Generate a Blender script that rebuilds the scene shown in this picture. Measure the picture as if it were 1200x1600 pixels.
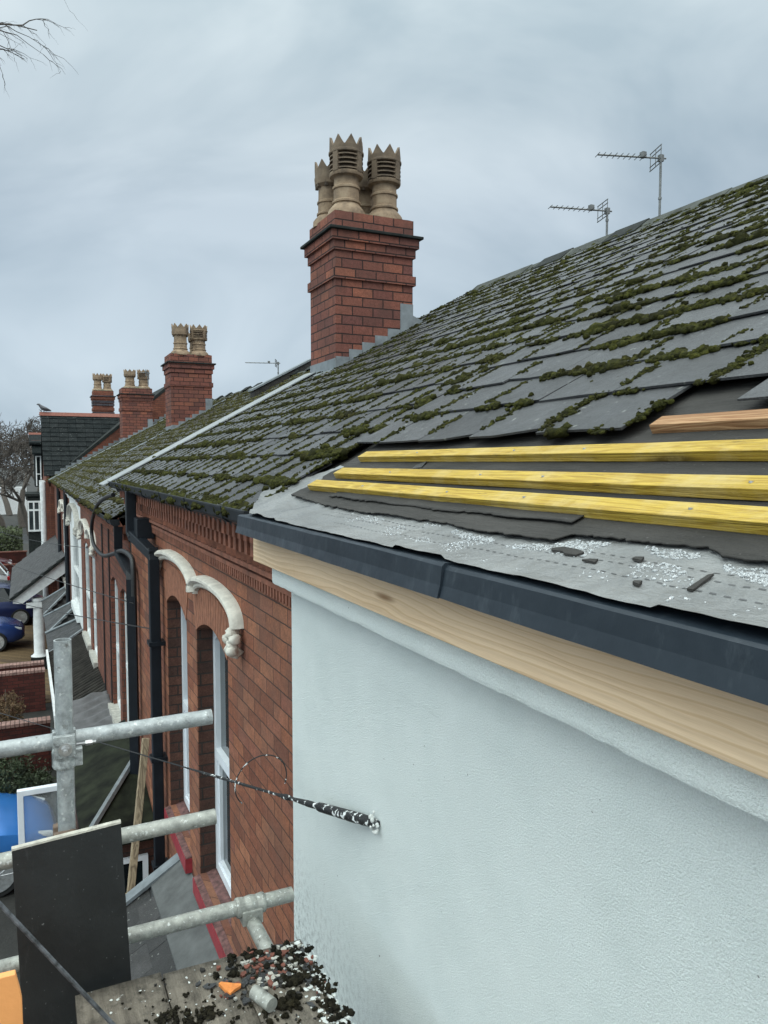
import bpy, bmesh, math, random
import numpy as np
from mathutils import Vector, Matrix, noise
for o in list(bpy.data.objects):
    bpy.data.objects.remove(o)
SC = bpy.context.scene
COL = SC.collection
R = math.radians
rng = random.Random(7)

# ------------------------------------------------------------------ camera
cd = bpy.data.cameras.new("camera"); cam = bpy.data.objects.new("camera", cd); COL.objects.link(cam)
cd.sensor_fit = 'VERTICAL'; cd.sensor_height = 36.0; cd.lens = 27.0
cd.clip_start = 0.05; cd.clip_end = 2000
cam.location = (0, 0, 0); cam.rotation_euler = (R(90 - 3.72), 0, R(-25.2))
SC.camera = cam
SC.render.resolution_x, SC.render.resolution_y = 768, 1024
SC.view_settings.view_transform = 'Standard'; SC.view_settings.look = 'None'
SC.view_settings.gamma = 1.0; SC.view_settings.exposure = 0.3
SC.render.engine = 'CYCLES'
SC.cycles.max_bounces = 6; SC.cycles.diffuse_bounces = 3; SC.cycles.glossy_bounces = 3

# ------------------------------------------------------------------ sky and sun (overcast)
SUN_EL, SUN_AZ = R(48), R(150)          # azimuth measured clockwise from +Y
w = bpy.data.worlds.new("World"); SC.world = w; w.use_nodes = True
nt = w.node_tree; nt.nodes.clear()
def wn(t, **k):
    n = nt.nodes.new(t)
    for a, b in k.items(): setattr(n, a, b)
    return n
L = nt.links.new
sky = wn('ShaderNodeTexSky', sky_type='NISHITA', sun_disc=False, sun_elevation=SUN_EL, sun_rotation=SUN_AZ,
         air_density=1.2, dust_density=3.0)
tc = wn('ShaderNodeTexCoord'); sp = wn('ShaderNodeSeparateXYZ'); L(tc.outputs['Generated'], sp.inputs[0])
mp = wn('ShaderNodeMapping'); mp.inputs['Scale'].default_value = (1.5, 1.5, 3.0); mp.inputs['Location'].default_value = (0.35, 1.1, 0.2)
mp.inputs['Rotation'].default_value = (0.12, -0.1, 0.3)
L(tc.outputs['Generated'], mp.inputs['Vector'])
n1 = wn('ShaderNodeTexNoise'); n1.inputs['Scale'].default_value = 1.7; n1.inputs['Detail'].default_value = 5; n1.inputs['Roughness'].default_value = .5
n1.inputs['Distortion'].default_value = .5
L(mp.outputs[0], n1.inputs['Vector'])
cr = wn('ShaderNodeValToRGB'); e = cr.color_ramp.elements
e[0].position = .33; e[0].color = (2.85, 3.7, 4.45, 1); e[1].position = .66; e[1].color = (4.95, 5.8, 6.5, 1)
L(n1.outputs['Fac'], cr.inputs['Fac'])
# overcast luminance rises from the horizon to the zenith
zr = wn('ShaderNodeValToRGB'); e = zr.color_ramp.elements
e[0].position = .0; e[0].color = (1.12,) * 3 + (1,); e[1].position = 1.0; e[1].color = (5.3, 4.9, 4.2, 1)
x = zr.color_ramp.elements.new(.12); x.color = (1.08,) * 3 + (1,)
x = zr.color_ramp.elements.new(.3); x.color = (.97,) * 3 + (1,)
x = zr.color_ramp.elements.new(.5); x.color = (1.5, 1.42, 1.3, 1)
L(sp.outputs['Z'], zr.inputs['Fac'])
mu = wn('ShaderNodeMix', data_type='RGBA', blend_type='MULTIPLY'); mu.inputs['Factor'].default_value = 1
L(cr.outputs[0], mu.inputs['A']); L(zr.outputs[0], mu.inputs['B'])
# extra sky brightness added behind the camera, to the north-west, to light the wall
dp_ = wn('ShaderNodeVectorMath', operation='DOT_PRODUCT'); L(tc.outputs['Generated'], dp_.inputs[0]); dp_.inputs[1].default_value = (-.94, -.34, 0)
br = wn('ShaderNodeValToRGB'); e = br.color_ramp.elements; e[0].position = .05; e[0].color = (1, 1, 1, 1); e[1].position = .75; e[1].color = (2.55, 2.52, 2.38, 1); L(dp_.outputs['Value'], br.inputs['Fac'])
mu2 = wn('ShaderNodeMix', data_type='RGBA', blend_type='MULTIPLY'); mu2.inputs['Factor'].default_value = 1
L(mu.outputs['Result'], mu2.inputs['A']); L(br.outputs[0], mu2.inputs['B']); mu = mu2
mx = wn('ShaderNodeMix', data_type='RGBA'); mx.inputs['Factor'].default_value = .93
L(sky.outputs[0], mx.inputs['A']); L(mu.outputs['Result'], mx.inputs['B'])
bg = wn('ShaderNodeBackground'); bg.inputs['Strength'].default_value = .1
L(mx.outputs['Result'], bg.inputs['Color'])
wo = wn('ShaderNodeOutputWorld'); L(bg.outputs[0], wo.inputs['Surface'])
sd = bpy.data.lights.new("sun", 'SUN'); sun = bpy.data.objects.new("sun", sd); COL.objects.link(sun)
sd.energy = .6; sd.angle = R(40); sd.color = (1, .97, .92)
_d = Vector((math.sin(SUN_AZ) * math.cos(SUN_EL), math.cos(SUN_AZ) * math.cos(SUN_EL), math.sin(SUN_EL)))
sun.rotation_euler = _d.to_track_quat('Z', 'Y').to_euler()
sun.location = (0, 0, 30)

# ------------------------------------------------------------------ material helpers
class G:
    """small wrapper for building node graphs"""
    def __init__(s, name):
        s.m = bpy.data.materials.new(name); s.m.use_nodes = True
        s.t = s.m.node_tree; s.b = s.t.nodes['Principled BSDF']
        s._p = None
    def n(s, t, **k):
        n = s.t.nodes.new(t)
        for a, b in k.items(): setattr(n, a, b)
        return n
    def l(s, a, b): s.t.links.new(a, b)
    def pos(s):
        if s._p is None: s._p = s.n('ShaderNodeNewGeometry').outputs['Position']
        return s._p
    def map(s, sc=(1, 1, 1), rot=(0, 0, 0), src=None):
        n = s.n('ShaderNodeMapping'); n.inputs['Scale'].default_value = sc; n.inputs['Rotation'].default_value = rot
        s.l(src or s.pos(), n.inputs['Vector']); return n.outputs[0]
    def noise(s, scale, detail=4, rough=.55, vec=None, dist=0):
        n = s.n('ShaderNodeTexNoise'); n.inputs['Scale'].default_value = scale; n.inputs['Detail'].default_value = detail
        n.inputs['Roughness'].default_value = rough; n.inputs['Distortion'].default_value = dist
        s.l(vec or s.pos(), n.inputs['Vector']); return n.outputs['Fac']
    def voro(s, scale, vec=None, feature='F1', out='Distance'):
        n = s.n('ShaderNodeTexVoronoi', feature=feature); n.inputs['Scale'].default_value = scale
        s.l(vec or s.pos(), n.inputs['Vector']); return n.outputs[out]
    def ramp(s, fac, stops, interp='LINEAR'):
        n = s.n('ShaderNodeValToRGB'); n.color_ramp.interpolation = interp
        e = n.color_ramp.elements
        while len(e) < len(stops): e.new(.5)
        for i, (p, c) in enumerate(stops):
            e[i].position = p
            e[i].color = (c, c, c, 1) if isinstance(c, (int, float)) else tuple(c) + (1,)
        s.l(fac, n.inputs['Fac']); return n.outputs['Color']
    def mix(s, fac, a, b, blend='MIX'):
        n = s.n('ShaderNodeMix', data_type='RGBA', blend_type=blend)
        for v, i in ((fac, 'Factor'), (a, 'A'), (b, 'B')):
            if isinstance(v, (int, float)) and i == 'Factor': n.inputs[i].default_value = v
            elif isinstance(v, (tuple, list)): n.inputs[i].default_value = tuple(v) + (1,)
            elif isinstance(v, (int, float)): n.inputs[i].default_value = (v, v, v, 1)
            else: s.l(v, n.inputs[i])
        return n.outputs['Result']
    def math(s, op, a, b=0., c=None):
        n = s.n('ShaderNodeMath', operation=op)
        for i, v in enumerate((a, b, c)):
            if v is None: continue
            if isinstance(v, (int, float)): n.inputs[i].default_value = v
            else: s.l(v, n.inputs[i])
        return n.outputs[0]
    def attr(s, name='rnd'):
        return s.n('ShaderNodeAttribute', attribute_name=name).outputs['Fac']
    def bump(s, h, dist=.002, strength=1.0, prev=None):
        n = s.n('ShaderNodeBump'); n.inputs['Distance'].default_value = dist; n.inputs['Strength'].default_value = strength
        s.l(h, n.inputs['Height'])
        if prev is not None: s.l(prev, n.inputs['Normal'])
        return n.outputs['Normal']
    def set(s, col=None, rough=None, normal=None, metal=None, spec=None):
        for v, i in ((col, 'Base Color'), (rough, 'Roughness'), (metal, 'Metallic'), (spec, 'Specular IOR Level')):
            if v is None: continue
            if isinstance(v, (int, float)): s.b.inputs[i].default_value = v if i != 'Base Color' else (v, v, v, 1)
            elif isinstance(v, (tuple, list)): s.b.inputs[i].default_value = tuple(v) + (1,)
            else: s.l(v, s.b.inputs[i])
        if normal is not None: s.l(normal, s.b.inputs['Normal'])
        return s.m

def m_plain(name, col, rough=.6, var=.15, scale=30, bump=.0, metal=0., spec=.5, bscale=None):
    g = G(name)
    f = g.noise(scale, 5)
    a = tuple(c * (1 - var) for c in col); b = tuple(min(1, c * (1 + var)) for c in col)
    c = g.ramp(f, [(.3, a), (.7, b)])
    n = g.bump(g.noise(bscale or scale * 6, 3), bump) if bump else None
    return g.set(c, rough, n, metal, spec)

def m_brick(name, cols, mortar, row, width, joint=.006, dirt=None, bumpd=.004, zoff=0.0, uoff=0.0):
    g = G(name)
    s = g.n('ShaderNodeSeparateXYZ'); g.l(g.pos(), s.inputs[0])
    u = g.math('ADD', g.math('ADD', s.outputs['X'], s.outputs['Y']), uoff)
    v = g.math('ADD', s.outputs['Z'], zoff)
    c = g.n('ShaderNodeCombineXYZ'); g.l(u, c.inputs[0]); g.l(v, c.inputs[1])
    # wobble
    nz = g.n('ShaderNodeTexNoise'); nz.inputs['Scale'].default_value = 14; g.l(g.pos(), nz.inputs['Vector'])
    ad = g.n('ShaderNodeVectorMath', operation='MULTIPLY_ADD')
    g.l(nz.outputs['Color'], ad.inputs[0]); ad.inputs[1].default_value = (.006, .006, 0); g.l(c.outputs[0], ad.inputs[2])
    b = g.n('ShaderNodeTexBrick'); b.offset = .5
    b.inputs['Scale'].default_value = 1; b.inputs['Brick Width'].default_value = width; b.inputs['Row Height'].default_value = row
    b.inputs['Mortar Size'].default_value = joint; b.inputs['Mortar Smooth'].default_value = .25; b.inputs['Bias'].default_value = 0
    b.inputs['Color1'].default_value = (0, 0, 0, 1); b.inputs['Color2'].default_value = (1, 1, 1, 1); b.inputs['Mortar'].default_value = (.5, .5, .5, 1)
    g.l(ad.outputs[0], b.inputs['Vector'])
    bw = g.n('ShaderNodeRGBToBW'); g.l(b.outputs['Color'], bw.inputs[0])
    n = len(cols)
    col = g.ramp(bw.outputs[0], [(i / (n - 1), k) for i, k in enumerate(cols)])
    col = g.mix(.55, col, g.ramp(g.noise(25, 6, .65), [(.25, .45), (.75, 1.45)]), 'MULTIPLY')
    col = g.mix(.6, col, g.ramp(g.noise(110, 4, .7), [(.38, .62), (.62, 1.4)]), 'MULTIPLY')
    if dirt: col = g.mix(g.ramp(g.noise(2.2, 5, .65), [(.42, 0.), (.72, .7)]), col, dirt)
    col = g.mix(b.outputs['Fac'], col, g.mix(g.noise(9, 3), mortar, tuple(k * .5 for k in mortar)))
    h = g.math('ADD', g.math('MULTIPLY', b.outputs['Fac'], -1.0), g.math('MULTIPLY', g.noise(90, 5, .7), .5))
    return g.set(col, .85, g.bump(h, bumpd), spec=.25)

def m_slate(name, lo, hi, wet=.42, lichen=.0, spec=.5):
    g = G(name)
    r = g.attr('rnd')
    col = g.ramp(r, [(0, lo), (1, hi)])
    col = g.mix(.7, col, g.ramp(g.noise(9, 6, .65), [(.25, .55), (.75, 1.4)]), 'MULTIPLY')
    col = g.mix(g.ramp(g.noise(150, 3, .6), [(.62, 0.), (.75, .35)]), col, (.24, .25, .26))
    sp = g.ramp(g.noise(33, 2, .4), [(.70, 0.), (.74, .55 + lichen)])
    col = g.mix(sp, col, (.36, .37, .34))
    dk = g.ramp(g.noise(3.1, 5, .7), [(.4, .0), (.75, .6)])
    col = g.mix(dk, col, tuple(k * .45 for k in lo))
    st = g.map((6, 60, 6), (0, 0, 0))
    h = g.math('ADD', g.noise(60, 6, .7), g.math('ADD', g.math('MULTIPLY', g.noise(5, 5, .6, st), .6), g.math('MULTIPLY', g.noise(220, 3, .6), .35)))
    col = g.mix(.7, col, g.ramp(g.noise(170, 4, .75), [(.40, .45), (.60, 1.6)]), 'MULTIPLY')
    col = g.mix(.5, col, g.ramp(g.noise(28, 5, .7, st), [(.40, .55), (.62, 1.5)]), 'MULTIPLY')
    ro = g.ramp(g.noise(7, 4), [(.3, wet - .1), (.7, wet + .16)])
    return g.set(col, ro, g.bump(h, .006), spec=spec)

def m_moss(name, dark, mid, tip):
    g = G(name)
    col = g.ramp(g.noise(55, 5, .7), [(.3, dark), (.5, mid), (.72, tip)])
    col = g.mix(g.ramp(g.noise(5, 4, .6), [(.46, 0.), (.70, .5)]), col, g.ramp(g.noise(70, 4), [(.3, (.022, .018, .010)), (.7, (.062, .048, .022))]))
    col = g.mix(g.ramp(g.attr('rnd'), [(0, .0), (1, .75)]), col, tuple(k * .6 for k in dark))
    h = g.math('ADD', g.noise(420, 3, .7), g.voro(260))
    return g.set(col, .95, g.bump(h, .004), spec=.1)

def m_wood(name, lo, hi, axis='Y', knots=True, rough=.6, scale=1.0, stain=None):
    g = G(name)
    sc = {'Y': (9 * scale, .55 * scale, 26 * scale), 'X': (.55 * scale, 9 * scale, 26 * scale), 'Z': (9 * scale, 9 * scale, .55 * scale)}[axis]
    v = g.map(sc)
    nz = g.noise(1.0, 3, .5, v, 1.2)
    rings = g.math('FRACT', g.math('MULTIPLY', nz, 9.0))
    col = g.ramp(rings, [(0, lo), (.55, hi), (.9, lo)])
    fine = g.noise(14, 4, .6, g.map({'Y': (30, 1.0, 60), 'X': (1, 30, 60), 'Z': (30, 30, 1)}[axis]))
    col = g.mix(.5, col, g.ramp(fine, [(.3, .62), (.7, 1.3)]), 'MULTIPLY')
    if knots:
        kv = g.map({'Y': (9, 1.6, 9), 'X': (2.1, 7, 14), 'Z': (7, 7, 2.1)}[axis])
        k = g.voro(1.0, kv)
        col = g.mix(g.ramp(k, [(.07, .9), (.15, 0.)]), col, tuple(c * .34 for c in lo))
    if stain:
        fl = g.noise(1.0, 5, .75, g.map((60, 9, 60)))
        col = g.mix(g.ramp(fl, [(.60, 0.), (.70, .7)]), col, tuple(c * .22 for c in lo))
        col = g.mix(g.ramp(g.noise(6, 5, .7), [(.48, 0.), (.7, .75)]), col, stain)
    return g.set(col, rough, g.bump(g.math('ADD', rings, g.math('ADD', fine, g.noise(120, 4, .7))), .0012), spec=.3)

def m_galv(name, base=(.42, .45, .46), splat=0.5):
    g = G(name)
    col = g.ramp(g.noise(30, 6, .7), [(.3, tuple(c * .62 for c in base)), (.52, base), (.72, tuple(min(1, c * 1.35) for c in base))])
    col = g.mix(g.ramp(g.noise(70, 4, .6), [(.60, 0.), (.66, splat)]), col, (.72, .74, .72))
    col = g.mix(g.ramp(g.noise(22, 5, .65), [(.62, 0.), (.70, .75)]), col, (.10, .085, .07))
    ro = g.ramp(g.noise(40, 4), [(.3, .38), (.7, .62)])
    return g.set(col, ro, g.bump(g.noise(80, 5, .7), .002), metal=.35)

# ------------------------------------------------------------------ materials
M = {}
M['render'] = None
g = G('white_render')
c = g.ramp(g.noise(3.2, 5, .6), [(.3, (.735, .79, .785)), (.7, (.81, .855, .85))])
c = g.mix(g.ramp(g.noise(140, 3, .6), [(.70, 0.), (.76, .25)]), c, (.45, .48, .48))
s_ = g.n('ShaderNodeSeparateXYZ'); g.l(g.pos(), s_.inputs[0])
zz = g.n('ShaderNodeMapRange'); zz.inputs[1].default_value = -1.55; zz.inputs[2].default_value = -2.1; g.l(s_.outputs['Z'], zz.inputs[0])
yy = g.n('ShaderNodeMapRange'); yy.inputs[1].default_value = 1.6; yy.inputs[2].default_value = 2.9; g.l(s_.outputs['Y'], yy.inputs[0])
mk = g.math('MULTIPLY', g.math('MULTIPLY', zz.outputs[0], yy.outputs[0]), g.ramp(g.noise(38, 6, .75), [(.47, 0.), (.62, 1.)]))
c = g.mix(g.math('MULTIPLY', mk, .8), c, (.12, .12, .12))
h = g.math('ADD', g.noise(210, 3, .6), g.math('MULTIPLY', g.noise(520, 2, .5), .6))
h = g.math('ADD', h, g.math('MULTIPLY', g.noise(3.5, 4), 2.6))
c = g.mix(g.ramp(g.noise(1.1, 4, .6), [(.35, .0), (.7, .20)]), c, (.70, .765, .765))
c = g.mix(g.ramp(g.noise(60, 2, .5), [(.755, 0.), (.775, .8)]), c, (.2, .2, .2))
c = g.mix(.5, c, g.ramp(g.noise(260, 3, .65), [(.38, .84), (.62, 1.1)]), 'MULTIPLY')
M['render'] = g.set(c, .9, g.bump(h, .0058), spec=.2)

M['brick'] = m_brick('red_brick', [(.15, .056, .038), (.28, .108, .060), (.215, .076, .046), (.33, .138, .078), (.23, .088, .060)], (.085, .055, .045), .0815, .228, .0036, dirt=(.13, .075, .058))
M['brick_far'] = m_brick('red_brick_far', [(.14, .048, .034), (.22, .080, .050), (.17, .060, .040)], (.09, .06, .05), .08, .23, .006, dirt=(.10, .045, .035))
M['brick_garden'] = m_brick('garden_brick', [(.055, .014, .012), (.10, .026, .02), (.075, .02, .016)], (.03, .02, .018), .08, .23, .006, dirt=(.02, .012, .011))
M['coping'] = m_plain('brick_coping', (.24, .14, .12), .85, .35, 9, .004)
M['brick_rev'] = m_brick('dark_brick', [(.055, .03, .025), (.11, .05, .036), (.08, .035, .027)], (.05, .04, .036), .0815, .228, .006, dirt=(.03, .022, .02))  # darker brick for the window reveals and bay walls
M['brick_ch'] = m_brick('chimney_brick', [(.125, .050, .042), (.22, .080, .056), (.16, .060, .048), (.27, .098, .062), (.14, .056, .048)], (.04, .026, .024), .1036, .252, .0075, dirt=(.085, .048, .040), zoff=.02, uoff=.03)
M['brick_blue'] = m_brick('blue_brick', [(.05, .05, .06), (.09, .075, .085)], (.04, .04, .04), .1, .25, .008)
M['terra'] = m_plain('terracotta_red', (.17, .058, .040), .8, .3, 24, .002)
M['dentil'] = m_plain('dentil_brick', (.20, .074, .045), .85, .45, 12, .003)
M['voussoir'] = m_plain('rubbed_brick', (.26, .105, .060), .85, .3, 20, .002)
M['slate'] = m_slate('roof_slate', (.029, .0295, .032), (.066, .067, .071))
M['slate_far'] = m_slate('roof_slate_far', (.030, .030, .029), (.058, .058, .056))
M['slate_dark'] = m_slate('dark_slate', (.008, .011, .012), (.017, .020, .021), .8, .1, .12)
M['slate_porch'] = m_slate('porch_slate', (.024, .023, .023), (.048, .045, .045), .55)
M['moss'] = m_moss('moss', (.013, .013, .006), (.047, .050, .012), (.112, .108, .022))
M['moss_far'] = m_moss('moss_far', (.028, .028, .012), (.07, .066, .022), (.12, .11, .03))
M['moss_dead'] = m_moss('moss_dead', (.012, .011, .009), (.032, .028, .020), (.07, .064, .04))
M['lead'] = m_plain('lead_sheet', (.19, .21, .225), .5, .25, 9, .002, .25)
M['lead_white'] = m_plain('pale_flashing', (.25, .262, .27), .5, .12, 6, .002)
M['ridge'] = m_plain('ridge_tile', (.062, .066, .06), .9, .45, 7, .004, spec=.2)
M['ridge_dark'] = m_plain('dark_cap', (.02, .023, .022), .85, .4, 12, .003, spec=.2)
M['mortar'] = m_plain('mossy_mortar', (.13, .12, .08), .95, .5, 18, .008)
M['pot'] = None
g = G('buff_clay')
c = g.ramp(g.noise(7, 6, .65), [(.3, (.12, .085, .06)), (.52, (.27, .19, .125)), (.75, (.37, .285, .20))])
s_ = g.n('ShaderNodeSeparateXYZ'); g.l(g.pos(), s_.inputs[0])
c = g.mix(g.math('MULTIPLY', g.attr('rnd'), g.ramp(g.noise(9, 5, .6), [(.2, .55), (.65, 1.)])), c, (.075, .058, .045))
M['pot'] = g.set(c, .75, g.bump(g.noise(60, 4), .003), spec=.3)
M['upvc_black'] = m_plain('black_plastic', (.007, .010, .015), .5, .3, 8, .0, spec=.3)
M['gutter'] = m_plain('dark_gutter', (.013, .016, .020), .55, .45, 11, .001, spec=.3)
g = G('eave_tray')
c = g.ramp(g.noise(5, 5, .6, g.map((1, 1, .3))), [(.3, (.011, .017, .025)), (.7, (.020, .028, .038))])
c = g.mix(g.ramp(g.noise(26, 5, .7, g.map((1, 1, .35))), [(.55, 0.), (.78, .4)]), c, (.08, .095, .11))
dv = g.voro(150); 
M['tray'] = g.set(c, g.ramp(g.noise(20, 4), [(.3, .34), (.7, .55)]), g.bump(g.math('ADD', g.noise(8, 3), g.math('MULTIPLY', g.noise(55, 3, .6, g.map((1, 1, .4))), .12)), .004), spec=.32)
g = G('new_timber')
sx = g.n('ShaderNodeSeparateXYZ'); g.l(g.pos(), sx.inputs[0])
lo_ = g.noise(1.0, 3, .5, g.map((1, .9, 5)), .3)
rg_ = g.math('SINE', g.math('ADD', g.math('MULTIPLY', sx.outputs['Z'], 330.), g.math('MULTIPLY', lo_, 34.)))
c = g.ramp(rg_, [(0, (.695, .515, .345)), (.6, (.72, .54, .365)), (1, (.615, .435, .27))])
c = g.mix(.55, c, g.ramp(g.noise(1.0, 4, .6, g.map((3, 1.2, 14))), [(.3, (.78, .70, .62)), (.7, (1.1, 1.1, 1.12))]), 'MULTIPLY')
c = g.mix(.35, c, g.ramp(g.noise(16, 4, .6, g.map((30, .8, 70))), [(.3, .7), (.7, 1.2)]), 'MULTIPLY')
k_ = g.voro(1.0, g.map((9, 1.15, 6.5)))
c = g.mix(g.ramp(k_, [(.045, .9), (.10, 0.)]), c, (.22, .115, .05))
M['fascia'] = g.set(c, .55, g.bump(rg_, .0006), spec=.3)
M['batten'] = m_wood('yellow_batten', (.34, .212, .026), (.50, .345, .055), 'Y', True, .55, 1.6, stain=(.50, .38, .15))
M['batten_old'] = m_wood('brown_batten', (.24, .115, .05), (.42, .25, .13), 'Y', True, .7, 1.6)
g = G('membrane')
c = g.ramp(g.noise(4, 5, .6), [(.3, (.130, .132, .133)), (.7, (.225, .227, .227))])
c = g.mix(g.ramp(g.noise(24, 6, .75), [(.50, 0.), (.72, .6)]), c, (.13, .127, .12))
c = g.mix(g.ramp(g.noise(60, 3, .6), [(.68, 0.), (.75, .7)]), c, (.07, .065, .06))
hh = g.math('ADD', g.noise(16, 5, .6, g.map((1, .6, 1))), g.math('MULTIPLY', g.noise(500, 2), .05))
M['membrane'] = g.set(c, g.ramp(g.noise(9, 4), [(.3, .28), (.7, .55)]), g.bump(hh, .022))
g = G('old_felt')
c = g.ramp(g.noise(10, 6, .7, g.map((1, .25, 1))), [(.3, (.022, .0205, .019)), (.7, (.052, .048, .045))])
c = g.mix(g.ramp(g.noise(120, 3), [(.66, 0.), (.74, .35)]), c, (.18, .175, .17))
hh = g.math('ADD', g.noise(22, 5, .65, g.map((2.2, .25, 2.2))), g.math('MULTIPLY', g.noise(200, 3), .15))
M['felt'] = g.set(c, .8, g.bump(hh, .012), spec=.3)
g = G('water'); g.set((.93, .95, .97), .04)
g.b.inputs['Transmission Weight'].default_value = .72; g.b.inputs['IOR'].default_value = 1.45
M['water'] = g.m
M['galv'] = m_galv('galvanised_tube', (.33, .35, .355))
M['galv_dirty'] = m_galv('splashed_tube', (.36, .36, .33), .75)
M['rust'] = m_plain('rusty_coupler', (.17, .12, .09), .7, .5, 40, .003, .3)
M['zinc'] = m_plain('zinc_coupler', (.36, .38, .38), .45, .5, 60, .003, .6)
M['steel'] = m_plain('bolt_steel', (.5, .5, .5), .3, .2, 60, .0, .8)
g = G('black_board')
c = g.ramp(g.noise(4, 6, .7), [(.3, (.010, .011, .012)), (.7, (.020, .022, .023))])
c = g.mix(g.ramp(g.noise(1.0, 5, .7, g.map((40, 40, 6), (0, .3, 0))), [(.62, 0.), (.72, .35)]), c, (.06, .062, .064))
c = g.mix(g.ramp(g.noise(75, 3, .6), [(.70, 0.), (.73, .6)]), c, (.22, .23, .23))
M['blackboard'] = g.set(c, g.ramp(g.noise(7, 4), [(.3, .4), (.7, .65)]), g.bump(g.noise(50, 4), .001))
M['edge_pale'] = m_plain('pale_board_edge', (.48, .46, .40), .8, .3, 40, .002)
M['orange'] = m_plain('orange_board', (.78, .33, .11), .6, .08, 6, .001)
g = G('scaffold_board_wood')
c = g.ramp(g.noise(3, 6, .7, g.map((12, 1, 12))), [(.3, (.10, .085, .07)), (.7, (.26, .225, .185))])
c = g.mix(g.ramp(g.noise(15, 6, .75), [(.5, 0.), (.68, .85)]), c, (.055, .048, .04))
c = g.mix(g.ramp(g.noise(42, 5, .65), [(.66, 0.), (.71, .8)]), c, (.6, .61, .59))
M['sboard'] = g.set(c, .85, g.bump(g.math('ADD', g.noise(60, 5, .7), g.noise(4, 5, .7, g.map((30, 1, 30)))), .006), spec=.25)
M['white_upvc'] = m_plain('white_frame', (.72, .75, .80), .35, .06, 8)
M['white_paint'] = m_plain('white_paint', (.68, .69, .69), .6, .14, 8, .001)
M['cream_paint'] = m_plain('cream_paint', (.62, .585, .52), .6, .2, 14, .003)
M['glass'] = m_plain('window_glass', (.030, .040, .044), .05, .3, 2, .0, 0., .8)
M['glass_dark'] = m_plain('dark_glass', (.008, .012, .014), .06, .3, 2)
M['red_sill'] = m_plain('red_sill_paint', (.26, .024, .034), .5, .25, 20, .001)
M['sill_top'] = m_plain('worn_sill', (.13, .062, .058), .85, .6, 26, .004)
M['stone'] = m_plain('pale_stone', (.42, .40, .36), .8, .25, 18, .003)
M['timber_grey'] = m_wood('weathered_timber', (.20, .15, .10), (.40, .31, .21), 'Z', False, .8)
M['timber_stack'] = m_wood('stacked_timber', (.25, .18, .085), (.42, .32, .17), 'Y', False, .8)
M['apron'] = m_plain('grey_apron', (.085, .088, .088), .75, .3, 8, .003)
M['felt_roof'] = m_plain('slated_felt', (.025, .027, .03), .75, .4, 10, .005)
M['wavy_felt'] = m_plain('pale_felt', (.11, .107, .112), .8, .25, 8, .004)
M['corr'] = m_plain('ribbed_tile', (.040, .036, .032), .85, .5, 6, .003, spec=.2)
M['poly'] = m_plain('mossy_panel', (.012, .014, .008), .8, 1.0, 4, .002, spec=.15)
M['asphalt'] = m_plain('wet_asphalt', (.03, .031, .032), .5, .35, 3, .002, bscale=80)
M['dark_ground'] = m_plain('dark_yard', (.022, .021, .019), .8, .5, 1.3, .01, bscale=20)
M['pave'] = m_plain('pavement', (.12, .118, .11), .8, .25, 2, .003)
M['drive'] = m_brick('block_drive', [(.10, .065, .035), (.16, .105, .055), (.08, .052, .035)], (.04, .034, .025), .1, .2, .006)
M['bark'] = m_plain('bark', (.095, .08, .068), .9, .3, 12, .008)
M['twig'] = m_plain('twig', (.055, .045, .038), .9, .3, 12)
M['leaf'] = m_plain('evergreen_leaf', (.034, .048, .020), .7, .6, 6)
M['leaf_dry'] = m_plain('dry_leaf', (.10, .058, .026), .8, .5, 8)
M['hedge'] = m_plain('hedge_leaf', (.05, .066, .024), .75, .6, 6)
M['print'] = m_plain('printed_dash', (.06, .06, .062), .5, .2, 30)
M['wire'] = m_plain('black_wire', (.014, .014, .015), .5, .3, 60)
M['wire_grey'] = m_plain('grey_cable', (.08, .085, .095), .45, .8, 45)
g = G('splashed_black'); c = g.mix(g.ramp(g.noise(38, 4, .6), [(.57, 0.), (.60, 1.)]), (.011, .011, .012), (.76, .78, .78))
M['splashed'] = g.set(c, .5, g.bump(g.noise(140, 4), .004))
M['alu'] = m_plain('aerial_metal', (.16, .165, .165), .5, .3, 30, .0, .5)
M['tyre'] = m_plain('tyre', (.012, .012, .012), .8, .2, 30)
M['rim'] = m_plain('alloy', (.45, .46, .47), .35, .2, 30, .0, .6)
M['car_glass'] = m_plain('car_glass', (.012, .015, .018), .06, .2, 2)
M['red_light'] = m_plain('tail_lamp', (.35, .012, .015), .25, .2, 30)
M['head_light'] = m_plain('head_lamp', (.5, .52, .54), .15, .3, 60)
M['feather'] = m_plain('feather', (.10, .10, .11), .8, .3, 60)
M['orange_chip'] = m_plain('terracotta_chip', (.72, .24, .06), .8, .2, 60, .002)
M['paintdrop'] = m_plain('white_splash', (.70, .71, .69), .7, .15, 60, .003)
def m_car(name, col): return m_plain(name, col, .22, .06, 3, .0, .3, .6)

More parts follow.
